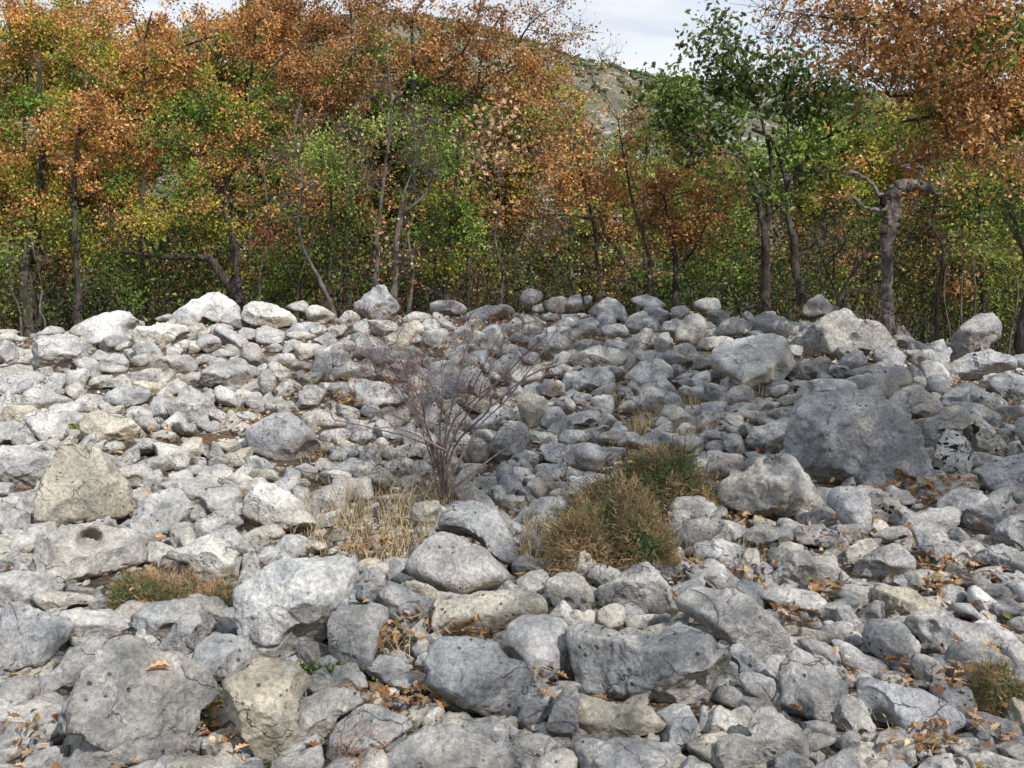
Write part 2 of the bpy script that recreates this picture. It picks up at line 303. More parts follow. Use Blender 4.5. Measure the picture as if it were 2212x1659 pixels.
8 g|430,610 520,540 640,480 690,500 700,600 560,630 440,640
8 b|470,420 500,370 600,290 720,200 790,190 870,260 1000,300 1060,380 1040,420 900,420 840,380 790,470 720,520 660,480 560,520 490,500|the craggy black-stained outcrop|craggy black-stained rock heap top left of the dead trunk's foot
8 d|500,220 560,140 630,90 670,130 740,170 720,200 640,230 560,260||pointed dark rock on skyline left of the dead trunk
8 g|680,450 720,380 830,380 820,460 720,520
8 b|730,600 760,500 880,460 930,520 850,580
8 D|1450,540 1490,370 1540,290 1640,215 1700,210 1750,290 1740,380 1680,450 1560,480 1500,560|the standing skyline rock|tall rounded grey rock standing alone on right skyline
8 b|1440,620 1480,540 1580,480 1700,440 1850,480 1850,560 1720,600 1600,640 1480,660||black-stained low rock right below the standing skyline rock
8 d|1690,700 1700,630 1800,600 1952,620 1952,780 1830,800 1740,760
8 d|1860,480 1952,470 1952,580 1860,580
8 d|1290,690 1310,620 1400,600 1450,650 1460,720 1350,720
8 d|1200,690 1230,610 1300,620 1290,700
8 d|960,500 1000,420 1100,440 1180,480 1160,550 1000,540
8 b|1190,520 1250,450 1400,450 1450,520 1440,580 1280,570
8 b|770,590 900,540 1000,560 1160,540 1200,600 1190,680 1120,700 1050,620 960,590 850,610
8 g|1060,800 1120,720 1230,695 1330,740 1400,810 1330,870 1200,890 1110,850||rounded grey rock above right slope of the pyramid boulder
8 d|1250,910 1410,870 1480,790 1560,830 1540,940 1450,960 1400,960 1380,1080 1340,1120 1270,1000||dark rock wedged between pyramid boulder and black-spotted white rock
8 d|1490,790 1540,780 1640,790 1760,850 1760,940 1700,940 1640,870 1560,850
8 B|1370,1130 1400,960 1460,960 1530,1000 1580,1100 1580,1240 1500,1280 1430,1280 1380,1220|the black-spotted white rock|upright white rock with black spots right of the pyramid boulder
8 B|1540,900 1600,850 1700,930 1800,1040 1780,1100 1700,1130 1590,1100 1560,1000||yellowish black-dotted rock behind right of the black-spotted white rock
8 D|1580,1250 1700,1180 1800,1120 1962,1090 1962,1300 1800,1350 1660,1360 1600,1310||long dark rock reaching out of frame right of black-spotted white rock
8 w|1260,1290 1310,1250 1370,1260 1380,1310 1290,1320
8 s|650,1430 700,1320 780,1300 870,1320 940,1380 950,1500 960,1590 900,1659 840,1620 760,1540 730,1470|the striped rock|upright striped grey rock directly below the pyramid boulder
8 B|940,1380 990,1340 1080,1370 1140,1440 1110,1530 1050,1560 980,1540 950,1480||pale rock with black moss spots joined to the striped rock
8 g|470,1520 520,1460 640,1460 720,1490 730,1560 600,1560 480,1570
8 g|1390,1450 1460,1350 1600,1320 1700,1420 1740,1500 1700,1570 1600,1600 1500,1550 1400,1500
8 g|1150,1560 1160,1490 1230,1500 1290,1560 1250,1620 1160,1620
8 g|1250,1590 1320,1550 1420,1570 1450,1620 1350,1659 1260,1650
8 d|1730,1659 1760,1530 1830,1460 1952,1500 1952,1659 1850,1700
8 d|1830,1450 1850,1380 1952,1330 1952,1460
8 g|160,1030 220,950 330,910 440,920 460,960 400,1080 290,1110 200,1090|the blue-grey oval rock|blue-grey oval rock just left of the pyramid boulder
8 g|300,720 330,690 430,650 410,720 350,760
8 g|20,780 60,690 160,670 220,720 170,800 80,820
8 g|40,870 150,830 290,840 300,880 200,910
8 g|20,960 60,920 120,950 200,990 130,1010
8 g|130,1110 200,1090 270,1120 230,1160
8 d|190,250 260,220 400,240 420,290 500,310 460,400 360,360 300,340 180,340
8 d|-20,280 80,240 200,270 180,340 60,360 -20,390
8 d|390,320 430,260 510,280 520,350 440,380
8 d|130,230 160,200 210,230 190,260
8 d|250,210 340,200 350,240 260,240
8 d|1070,370 1120,340 1230,380 1230,440 1100,440
8 g|1210,1440 1270,1420 1310,1470 1230,1490
8 g|1760,950 1830,940 1840,1000 1780,1020
8 d|1870,880 1952,870 1952,1050 1880,1020
'''

# ------------------------------------------------------------------ camera
W,H,F=2272.0,1704.0,2230.0
CAM=np.array([0,0,1.62]); PITCH=math.radians(8)
cd=bpy.data.cameras.new('camera'); cam=bpy.data.objects.new('camera',cd); col.objects.link(cam)
cam.location=CAM; cam.rotation_euler=(math.radians(90)-PITCH,0,0)
cd.sensor_width=36; cd.lens=36*F/W; cd.clip_end=3000; cd.clip_start=.05
scene.camera=cam
FW=np.array([0,math.cos(PITCH),-math.sin(PITCH)]); UP=np.array([0,math.sin(PITCH),math.cos(PITCH)]); RT=np.array([1.,0,0])
def ray(u,v): return FW+(u-W/2)/F*RT-(v-H/2)/F*UP
def atY(u,v,Y):
    d=ray(u,v); return CAM+d*(Y/d[1])
def proj(P):
    P=np.asarray(P)-CAM; f=P@FW
    return W/2+F*(P@RT)/f, H/2-F*(P@UP)/f
# ------------------------------------------------------------------ noise
def _hash(ix,iy,iz,s):
    h=(ix.astype(np.int64)*374761393+iy.astype(np.int64)*668265263+iz.astype(np.int64)*2147483647+s*1274126177)&0xffffffff
    h=((h^(h>>13))*1274126177)&0xffffffff
    h=((h^(h>>16))*2246822519)&0xffffffff
    return ((h^(h>>15))&0xffff)/65535.0
def vnoise(P,s=0):
    P=np.asarray(P,float); i=np.floor(P).astype(np.int64); f=P-i; f=f*f*(3-2*f)
    r=0
    for dx in (0,1):
        wx=f[:,0] if dx else 1-f[:,0]
        for dy in (0,1):
            wy=f[:,1] if dy else 1-f[:,1]
            for dz in (0,1):
                wz=f[:,2] if dz else 1-f[:,2]
                r=r+wx*wy*wz*_hash(i[:,0]+dx,i[:,1]+dy,i[:,2]+dz,s)
    return r*2-1
def fbm(P,s=0,o=4,g=.5):
    a=1;r=0
    for k in range(o):
        r=r+a*vnoise(P*2**k,s+k); a*=g
    return r
def n2(x,y,sc,s=0,o=3):
    x=np.asarray(x,float).ravel(); y=np.asarray(y,float).ravel()
    return fbm(np.stack([x*sc,y*sc,np.zeros_like(x)+.37],1),s,o)
# ------------------------------------------------------------------ terrain
YR=13.5
_rt=np.array([(-900,800),(0,752),(250,742),(450,722),(700,715),(1136,695),(1500,700),(1750,710),(1900,740),(2150,785),(2272,805),(3200,840)],float)
_rx=[];_rz=[]
for u,v in _rt:
    p=atY(u,v,YR); _rx.append(p[0]); _rz.append(p[2])
def hgt(x,y):
    x=np.asarray(x,float); y=np.asarray(y,float); sh=x.shape
    zr=np.interp(x,_rx,_rz)
    t=np.clip((y-2.2)/(YR-2.2),0,1); s=t**1.15
    z=zr*s
    far=np.clip(y-YR,0,None)
    z=z-np.clip(far,0,5)*.16
    z=z+np.clip(y-24,0,60)*.012
    und=n2(x,y,.55,3,2).reshape(sh)*.05-.22*np.exp(-(((x+.45)/1.5)**2+((y-6.3)/1.3)**2))+.10*np.exp(-(((x+3.2)/1.2)**2+((y-8.5)/1.5)**2))+.10*np.exp(-(((x-2.6)/1.)**2+((y-8.8)/1.4)**2))
    return z+und
_YS=np.arange(1.2,YR+.7,.08)
def hit(u,v):
    d=ray(u,v); P=CAM[None]+d[None]*(_YS/d[1])[:,None]
    q=P[:,2]-hgt(P[:,0],P[:,1]); k=np.nonzero(q<0)[0]
    if len(k)==0: return CAM+d*((YR+.2)/d[1])
    k=int(k[0])
    if k==0: Y=_YS[0]
    else: Y=_YS[k-1]+(_YS[k]-_YS[k-1])*q[k-1]/(q[k-1]-q[k])
    return CAM+d*(Y/d[1])
# ------------------------------------------------------------------ mesh helpers
def mk(name,V,faces,mat,parent=None,colr=None,smooth=True,loc=None,extra=None):
    V=np.asarray(V,np.float32)
    if loc is not None: V=V-np.asarray(loc,np.float32)
    me=bpy.data.meshes.new(name)
    me.vertices.add(len(V)); me.vertices.foreach_set('co',V.ravel())
    ls=[];st=[];n=0
    for f in faces:
        f=np.asarray(f,np.int32)
        if len(f)==0: continue
        k=f.shape[1]; ls.append(f.ravel()); st.append(n+np.arange(len(f),dtype=np.int32)*k); n+=f.size
    ls=np.concatenate(ls); st=np.concatenate(st)
    me.loops.add(len(ls)); me.loops.foreach_set('vertex_index',ls)
    me.polygons.add(len(st)); me.polygons.foreach_set('loop_start',st)
    me.polygons.foreach_set('use_smooth',np.full(len(st),bool(smooth)))
    me.update(calc_edges=True)
    if colr is not None:
        c=np.asarray(colr,np.float32)
        if c.ndim==1: c=np.tile(c,(len(V),1))
        if c.shape[1]==3: c=np.concatenate([c,np.ones((len(c),1),np.float32)],1)
        a=me.color_attributes.new('tint','FLOAT_COLOR','POINT'); a.data.foreach_set('color',c.ravel())
    me.materials.append(mat)
    o=bpy.data.objects.new(name,me); col.objects.link(o)
    if parent is not None: o.parent=parent
    if loc is not None and parent is None: o.location=loc
    return o
def tag(o,label=None,cat=None,group=None,kind=None):
    if label: o['label']=label
    if cat: o['category']=cat
    if group: o['group']=group
    if kind: o['kind']=kind
    return o
def empty(name,loc):
    o=bpy.data.objects.new(name,None); col.objects.link(o); o.location=loc; o.empty_display_size=.2; return o
class MB:
    def __init__(s): s.v=[];s.f={3:[],4:[]};s.c=[];s.n=0
    def add(s,V,Fs,c=None):
        V=np.asarray(V,float); s.v.append(V)
        for f in Fs:
            f=np.asarray(f,int)
            if len(f): s.f[f.shape[1]].append(f+s.n)
        if c is not None:
            c=np.asarray(c,float)
            if c.ndim==1: c=np.tile(c,(len(V),1))
            s.c.append(c)
        s.n+=len(V)
    def build(s,name,mat,parent=None,loc=None,smooth=True):
        if not s.n: return None
        fs=[np.concatenate(s.f[k]) for k in (3,4) if s.f[k]]
        return mk(name,np.concatenate(s.v),fs,mat,parent,np.concatenate(s.c) if s.c else None,smooth,loc)
def tube(mb,pts,rad,sides=6,c=None,cap=True,rough=0,seed=0):
    P=np.asarray(pts,float); n=len(P); rad=np.asarray(rad,float)
    T=np.gradient(P,axis=0); T/=np.linalg.norm(T,axis=1)[:,None]+1e-9
    ref=np.array([0.3,1,.1]) if abs(T[0][1])<.8 else np.array([1,0,.2])
    A=np.cross(T,ref); A/=np.linalg.norm(A,axis=1)[:,None]+1e-9
    B=np.cross(T,A)
    a=np.arange(sides)*2*math.pi/sides
    R=rad[:,None,None]*np.ones((n,sides,1))
    V=P[:,None,:]+(np.cos(a)[None,:,None]*A[:,None,:]+np.sin(a)[None,:,None]*B[:,None,:])*R
    V=V.reshape(-1,3)
    if rough:
        nn=fbm(V*np.array([9,9,3.5]),seed,3)
        D=V-np.repeat(P,sides,0); V=V+D*(nn*rough)[:,None]
    i=np.arange(n-1)[:,None]*sides; j=np.arange(sides)[None,:]; k=(j+1)%sides
    Fq=np.stack([i+j,i+k,i+sides+k,i+sides+j],-1).reshape(-1,4)
    Fs=[Fq]
    if cap and sides>3:
        V=np.concatenate([V,P[-1:]+T[-1:]*rad[-1]*.4]); e=len(V)-1; b=(n-1)*sides
        Fs.append(np.stack([b+np.arange(sides),b+(np.arange(sides)+1)%sides,np.full(sides,e)],1))
    mb.add(V,Fs,c)
def smoothpath(pts,n):
    P=np.asarray(pts,float); m=len(P)
    if m==2: 
        t=np.linspace(0,1,n)[:,None]; return P[0]*(1-t)+P[1]*t
    Q=np.vstack([2*P[0]-P[1],P,2*P[-1]-P[-2]]); out=[]
    for t in np.linspace(0,m-1-1e-6,n):
        i=int(t); f=t-i; a,b,c,d=Q[i],Q[i+1],Q[i+2],Q[i+3]
        out.append(.5*((2*b)+(-a+c)*f+(2*a-5*b+4*c-d)*f*f+(-a+3*b-3*c+d)*f**3))
    return np.array(out)
def ico(sub):
    import bmesh
    bm=bmesh.new(); bmesh.ops.create_icosphere(bm,subdivisions=sub,radius=1)
    V=np.array([v.co[:] for v in bm.verts]); Fa=np.array([[v.index for v in f.verts] for f in bm.faces]); bm.free()
    V/=np.linalg.norm(V,axis=1)[:,None]
    return V,Fa
ICO={k:ico(k) for k in (1,2,3,4,5,6)}
# ------------------------------------------------------------------ materials
def newmat(name):
    m=bpy.data.materials.new(name); m.use_nodes=True; nt=m.node_tree; nt.nodes.clear()
    out=nt.nodes.new('ShaderNodeOutputMaterial'); b=nt.nodes.new('ShaderNodeBsdfPrincipled')
    nt.links.new(b.outputs[0],out.inputs[0]); b.inputs['Roughness'].default_value=.9
    b.inputs['Specular IOR Level'].default_value=.2
    return m,nt,b,out
def N(nt,t,**k):
    n=nt.nodes.new('ShaderNode'+t)
    for a,b in k.items(): setattr(n,a,b)
    return n
def link(nt,a,b): nt.links.new(a,b)
def setin(nt,sock,v):
    if hasattr(v,'links') or hasattr(v,'is_linked'): nt.links.new(v,sock)
    else: sock.default_value=v
def noise(nt,vec,scale,detail=5,rough=.55,dist=0):
    n=N(nt,'TexNoise'); link(nt,vec,n.inputs['Vector']); n.inputs['Scale'].default_value=scale
    n.inputs['Detail'].default_value=detail; n.inputs['Roughness'].default_value=rough; n.inputs['Distortion'].default_value=dist
    return n.outputs['Fac']
def mr(nt,val,a,b,c=0,d=1,smooth=True):
    n=N(nt,'MapRange'); 
    if smooth: n.interpolation_type='SMOOTHSTEP'
    link(nt,val,n.inputs[0])
    for i,x in zip((1,2,3,4),(a,b,c,d)): n.inputs[i].default_value=x
    return n.outputs[0]
def math_(nt,op,a,b=0.,c=None):
    n=N(nt,'Math',operation=op); setin(nt,n.inputs[0],a); setin(nt,n.inputs[1],b)
    if c is not None: setin(nt,n.inputs[2],c)
    return n.outputs[0]
def mixc(nt,f,a,b,mode='MIX'):
    n=N(nt,'MixRGB',blend_type=mode); setin(nt,n.inputs[0],f); setin(nt,n.inputs[1],a); setin(nt,n.inputs[2],b)
    return n.outputs[0]
def rock_mat():
    m,nt,b,out=newmat('limestone')
    tc=N(nt,'TexCoord'); oi=N(nt,'ObjectInfo')
    off=N(nt,'VectorMath',operation='MULTIPLY_ADD'); 
    cx=N(nt,'CombineXYZ'); 
    for i in range(3): link(nt,oi.outputs['Random'],cx.inputs[i])
    link(nt,cx.outputs[0],off.inputs[0]); off.inputs[1].default_value=(31,57,83); link(nt,tc.outputs['Object'],off.inputs[2])
    vec=off.outputs[0]
    at=N(nt,'Attribute',attribute_name='tint'); tint=at.outputs['Color']; mossy=at.outputs['Alpha']
    big=noise(nt,vec,3.2,4,.55,.3); mid=noise(nt,vec,13,6,.62,.4); fine=noise(nt,vec,55,7,.72); gr=noise(nt,vec,210,3,.7)
    # broad tonal drift, mottling, grain
    c=mixc(nt,1.,tint,mr(nt,big,.3,.72,.72,1.22),'MULTIPLY')
    c=mixc(nt,1.,c,mr(nt,mid,.32,.7,.80,1.16),'MULTIPLY')
    c=mixc(nt,1.,c,mr(nt,fine,.3,.7,.66,1.30),'MULTIPLY')
    c=mixc(nt,1.,c,mr(nt,gr,.3,.7,.88,1.10),'MULTIPLY')
    # warm / bluish drift
    warm=noise(nt,vec,2.3,3,.5)
    c=mixc(nt,mr(nt,warm,.52,.72,0,.30),c,mixc(nt,1.,c,(1.22,1.03,.80,1),'MULTIPLY'))
    # white lichen crust
    li=noise(nt,vec,8.5,8,.68,.6)
    lim=math_(nt,'MULTIPLY',mr(nt,li,.56,.63,0,.75),mr(nt,fine,.38,.55,.25,1))
    c=mixc(nt,lim,c,(.60,.59,.55,1))
    # rusty traces
    ru=noise(nt,vec,6.,7,.7,1.)
    c=mixc(nt,mr(nt,ru,.66,.74,0,.4),c,(.42,.28,.17,1))
    # pits
    vo=N(nt,'TexVoronoi'); link(nt,vec,vo.inputs['Vector']); vo.inputs['Scale'].default_value=26; 
    pitn=noise(nt,vec,5,3)
    pit=math_(nt,'MULTIPLY',mr(nt,vo.outputs['Distance'],.10,.22,1,0),mr(nt,pitn,.52,.6))
    c=mixc(nt,math_(nt,'MULTIPLY',pit,.75),c,(.05,.045,.04,1))
    # cracks: warped cell edges
    wv=N(nt,'TexNoise'); link(nt,vec,wv.inputs['Vector']); wv.inputs['Scale'].default_value=7; wv.inputs['Detail'].default_value=4
    va=N(nt,'VectorMath',operation='MULTIPLY_ADD'); link(nt,wv.outputs['Color'],va.inputs[0]); va.inputs[1].default_value=(.22,.22,.22); link(nt,vec,va.inputs[2])
    ve=N(nt,'TexVoronoi',feature='DISTANCE_TO_EDGE'); link(nt,va.outputs[0],ve.inputs['Vector']); ve.inputs['Scale'].default_value=3.6
    crn=noise(nt,vec,4.1,2)
    crack=math_(nt,'MULTIPLY',mr(nt,ve.outputs['Distance'],.001,.013,1,0),mr(nt,crn,.53,.62))
    c=mixc(nt,math_(nt,'MULTIPLY',crack,.42),c,(.07,.06,.05,1))
    # black moss / lichen spots where the alpha of the tint asks for it
    bl=noise(nt,vec,16,6,.65,.5)
    thr=math_(nt,'SUBTRACT',.80,math_(nt,'MULTIPLY',math_(nt,'SUBTRACT',1.,mossy),.26))
    blm=N(nt,'MapRange'); blm.interpolation_type='SMOOTHSTEP'; link(nt,bl,blm.inputs[0]); link(nt,thr,blm.inputs[1]); link(nt,math_(nt,'ADD',thr,.035),blm.inputs[2])
    c=mixc(nt,blm.outputs[0],c,(.018,.016,.014,1))
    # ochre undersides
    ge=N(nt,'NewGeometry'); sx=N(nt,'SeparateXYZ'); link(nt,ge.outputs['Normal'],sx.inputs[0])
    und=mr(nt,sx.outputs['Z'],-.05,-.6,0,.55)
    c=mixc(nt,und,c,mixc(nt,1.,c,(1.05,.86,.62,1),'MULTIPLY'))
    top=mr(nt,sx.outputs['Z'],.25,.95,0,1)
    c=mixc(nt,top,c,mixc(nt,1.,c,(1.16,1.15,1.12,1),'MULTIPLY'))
    link(nt,c,b.inputs['Base Color'])
    # relief
    rid=N(nt,'TexNoise'); rid.noise_type='RIDGED_MULTIFRACTAL' if hasattr(rid,'noise_type') else rid.noise_type
    link(nt,vec,rid.inputs['Vector']); rid.inputs['Scale'].default_value=9; rid.inputs['Detail'].default_value=6; rid.inputs['Roughness'].default_value=.5
    h=math_(nt,'MULTIPLY',mid,.9); h=math_(nt,'MULTIPLY_ADD',fine,.42,h); h=math_(nt,'MULTIPLY_ADD',gr,.10,h)
    h=math_(nt,'MULTIPLY_ADD',big,.8,h)
    h=math_(nt,'MULTIPLY_ADD',math_(nt,'MINIMUM',rid.outputs['Fac'],2.),.10,h)
    h=math_(nt,'SUBTRACT',h,math_(nt,'MULTIPLY',pit,.30)); h=math_(nt,'SUBTRACT',h,math_(nt,'MULTIPLY',crack,.45))
    h=math_(nt,'MULTIPLY_ADD',lim,.06,h)
    bp=N(nt,'Bump'); bp.inputs['Strength'].default_value=1.; bp.inputs['Distance'].default_value=.042; link(nt,h,bp.inputs['Height'])
    link(nt,bp.outputs[0],b.inputs['Normal'])
    b.inputs['Roughness'].default_value=.93; b.inputs['Specular IOR Level'].default_value=.12
    return m
def leaf_mat(name,trans=.35):
    m,nt,b,out=newmat(name)
    at=N(nt,'Attribute',attribute_name='tint')
    tc=N(nt,'TexCoord'); f=noise(nt,tc.outputs['Object'],40,3)
    c=mixc(nt,1.,at.outputs['Color'],mr(nt,f,.3,.7,.75,1.25),'MULTIPLY')
    link(nt,c,b.inputs['Base Color']); b.inputs['Roughness'].default_value=.6; b.inputs['Specular IOR Level'].default_value=.25
    t=N(nt,'BsdfTranslucent'); link(nt,c,t.inputs[0])
    mx=N(nt,'MixShader'); mx.inputs[0].default_value=trans; link(nt,b.outputs[0],mx.inputs[1]); link(nt,t.outputs[0],mx.inputs[2]); link(nt,mx.outputs[0],out.inputs[0])
    return m
def bark_mat(name,base,light):
    m,nt,b,out=newmat(name)
    tc=N(nt,'TexCoord'); mp=N(nt,'Mapping'); mp.inputs['Scale'].default_value=(1,1,.25); link(nt,tc.outputs['Object'],mp.inputs[0])
    a=noise(nt,mp.outputs[0],22,7,.7,.6); g=noise(nt,tc.outputs['Object'],5,4)
    c=mixc(nt,mr(nt,a,.35,.65),base,light); c=mixc(nt,mr(nt,g,.45,.62,0,.6),c,(base[0]*.5,base[1]*.5,base[2]*.5,1))
    link(nt,c,b.inputs['Base Color'])
    bp=N(nt,'Bump'); bp.inputs['Strength'].default_value=1; bp.inputs['Distance'].default_value=.02; link(nt,a,bp.inputs['Height']); link(nt,bp.outputs[0],b.inputs['Normal'])
    return m
def tint_mat(name,rough=.85):
    m,nt,b,out=newmat(name)
    at=N(nt,'Attribute',attribute_name='tint'); tc=N(nt,'TexCoord'); f=noise(nt,tc.outputs['Object'],60,4)
    link(nt,mixc(nt,1.,at.outputs['Color'],mr(nt,f,.3,.7,.7,1.3),'MULTIPLY'),b.inputs['Base Color']); b.inputs['Roughness'].default_value=rough
    return m
def ground_mat():
    m,nt,b,out=newmat('soil_and_gravel')
    tc=N(nt,'TexCoord'); v=tc.outputs['Object']
    a=noise(nt,v,2.2,5); s=noise(nt,v,30,8,.75); 
    vo=N(nt,'TexVoronoi'); link(nt,v,vo.inputs['Vector']); vo.inputs['Scale'].default_value=38
    c=mixc(nt,mr(nt,s,.35,.65),(.055,.040,.028,1),(.16,.125,.09,1))
    c=mixc(nt,math_(nt,'MULTIPLY',mr(nt,vo.outputs['Distance'],.2,.34,1,0),mr(nt,a,.42,.55)),c,(.27,.25,.22,1))
    c=mixc(nt,mr(nt,a,.55,.66,0,.6),c,(.20,.10,.045,1))
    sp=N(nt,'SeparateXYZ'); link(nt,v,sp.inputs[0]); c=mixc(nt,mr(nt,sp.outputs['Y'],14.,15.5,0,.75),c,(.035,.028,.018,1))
    link(nt,c,b.inputs['Base Color'])
    h=math_(nt,'MULTIPLY_ADD',vo.outputs['Distance'],-.8,s)
    bp=N(nt,'Bump'); bp.inputs['Strength'].default_value=1; bp.inputs['Distance'].default_value=.03; link(nt,h,bp.inputs['Height']); link(nt,bp.outputs[0],b.inputs['Normal'])
    return m
def hill_mat():
    m,nt,b,out=newmat('scrubby_hillside')
    tc=N(nt,'TexCoord'); v=tc.outputs['Object']
    a=noise(nt,v,.035,7,.6,.4); s=noise(nt,v,.22,8,.72,.6); r=noise(nt,v,.11,9,.78,.4)
    c=mixc(nt,mr(nt,s,.38,.62),(.075,.085,.045,1),(.19,.17,.115,1))
    c=mixc(nt,mr(nt,a,.42,.6,0,.65),c,(.21,.195,.145,1))
    gu=noise(nt,v,.5,6,.7,1.)
    c=mixc(nt,mr(nt,gu,.5,.62,0,.75),c,(.045,.055,.028,1))
    c=mixc(nt,mr(nt,r,.545,.60,0,.95),c,(.45,.44,.42,1))
    link(nt,c,b.inputs['Base Color'])
    bp=N(nt,'Bump'); bp.inputs['Strength'].default_value=.8; bp.inputs['Distance'].default_value=2.; link(nt,s,bp.inputs['Height']); link(nt,bp.outputs[0],b.inputs['Normal'])
    return m
M_ROCK=rock_mat(); M_LEAF=leaf_mat('autumn_leaf'); M_DRY=leaf_mat('dry_leaf',.15)
M_BARK=bark_mat('dark_bark',(.04,.033,.027,1),(.11,.093,.078,1)); M_BARKL=bark_mat('pale_bark',(.07,.058,.048,1),(.19,.162,.14,1))
M_DEAD=bark_mat('weathered_dead_wood',(.085,.07,.06,1),(.25,.215,.19,1)); M_TWIG=tint_mat('twig_wood'); M_GRASS=leaf_mat('grass_blade',.25)
M_GROUND=ground_mat(); M_HILL=hill_mat()
TONE={'g':(.42,.412,.402,.97),'w':(.46,.453,.438,.97),'W':(.56,.553,.535,1),'d':(.345,.34,.34,.85),'D':(.34,.335,.335,.8),'y':(.47,.44,.38,1),'Y':(.46,.435,.37,1),
      'b':(.38,.38,.375,.35),'B':(.50,.49,.455,.05),'s':(.40,.40,.41,1),'P':(.41,.40,.385,.75)}
# ------------------------------------------------------------------ ground sheet and hillside
def gaxis(a,b,step,far,k=1.18):
    L=list(np.arange(a,b+1e-6,step)); x=b;s=step; R=[]
    while x<far: s*=k; x+=s; R.append(x)
    x=a;s=step; Lf=[]
    while x>-far: s*=k; x-=s; Lf.append(x)
    return np.array(Lf[::-1]+L+R)
def grid(X,Y,zf):
    XX,YY=np.meshgrid(X,Y); Z=zf(XX,YY); V=np.stack([XX,YY,Z],-1).reshape(-1,3)
    nx,ny=len(X),len(Y); i=np.arange(ny-1)[:,None]*nx+np.arange(nx-1)[None,:]
    return V,np.stack([i,i+1,i+1+nx,i+nx],-1).reshape(-1,4)
gx=gaxis(-9,9,.12,900); gy=gaxis(0,15,.12,900)
def gz(x,y):
    z=hgt(x,y)
    z=np.where(y<-2,z,z); 
    f=np.clip((np.hypot(x,y)-40)/60,0,1)
    return z*(1-f)+(-1.5)*f
V,Fq=grid(gx,gy,gz)
tag(mk('ground',V,[Fq],M_GROUND),kind='structure')
YC=300.
_ct=[(-1500,200),(-700,170),(0,128),(250,112),(430,66),(700,30),(900,26),(1000,48),(1150,84),(1300,135),(1420,166),(1570,183),(1800,204),(2272,222),(3000,260),(4000,330)]
_cx=[];_cz=[]
for u,v in _ct:
    p=atY(u,v,YC); _cx.append(p[0]); _cz.append(p[2])
def hillz(x,y):
    cz=np.interp(x,_cx,_cz); t=np.clip((y-60)/(YC-60),0,1)
    z=cz*(t**1.25)-3*(1-t)
    z=np.where(y>YC,cz-(y-YC)*.35,z)
    n=n2(x,y,.03,11,4).reshape(np.shape(x))*6*np.clip(t*1.5,0,1)*np.where(y>YC,1,np.clip((YC-y)/60,.06,1))
    n2_=n2(x,y,.12,17,3).reshape(np.shape(x))*1.1*t
    return z+n+n2_*np.where(np.abs(y-YC)<20,.4,1)
V,Fq=grid(np.linspace(-260,330,240),np.linspace(58,420,150),hillz)
tag(mk('hillside',V,[Fq],M_HILL),kind='structure')
# ------------------------------------------------------------------ rocks
TILE={1:(0,1150,.3339),2:(500,1150,.3339),3:(1000,1150,.3339),4:(1600,1150,.334),5:(0,640,.3375),6:(500,620,.3497),7:(1050,620,.3497),8:(1600,620,.3496)}
def polyR(P,c,n=180):
    """radius of the outline seen from its centre"""
    th=np.arange(n)*2*math.pi/n; d=np.stack([np.cos(th),np.sin(th)],1); R=np.zeros(n)
    for i in range(len(P)):
        a=P[i]-c; e=P[(i+1)%len(P)]-P[i]
        den=d[:,0]*e[1]-d[:,1]*e[0]; den=np.where(abs(den)<1e-9,1e-9,den)
        t=(a[0]*e[1]-a[1]*e[0])/den; s=(a[0]*d[:,1]-a[1]*d[:,0])/den
        ok=(t>0)&(s>=-1e-6)&(s<=1+1e-6); R=np.where(ok&(t>R),t,R)
    R=np.where(R<=0,np.median(R[R>0]),R)
    k=np.array([.5,1,2,1,.5])/5.; Rp=np.concatenate([R[-2:],R,R[:2]])
    return np.convolve(Rp,k,'valid')
def area(P):
    x,y=P[:,0],P[:,1]; return .5*abs(np.dot(x,np.roll(y,-1))-np.dot(y,np.roll(x,-1)))
def polytope(V,planes,ds,p):
    """radius in each direction of the solid cut out by the planes, edges rounded by p"""
    q=np.clip(V@planes.T,1e-4,None)/ds[None,:]
    mxq=q.max(1,keepdims=True)
    return 1/(mxq[:,0]*((q/mxq)**p).sum(1)**(1/p))
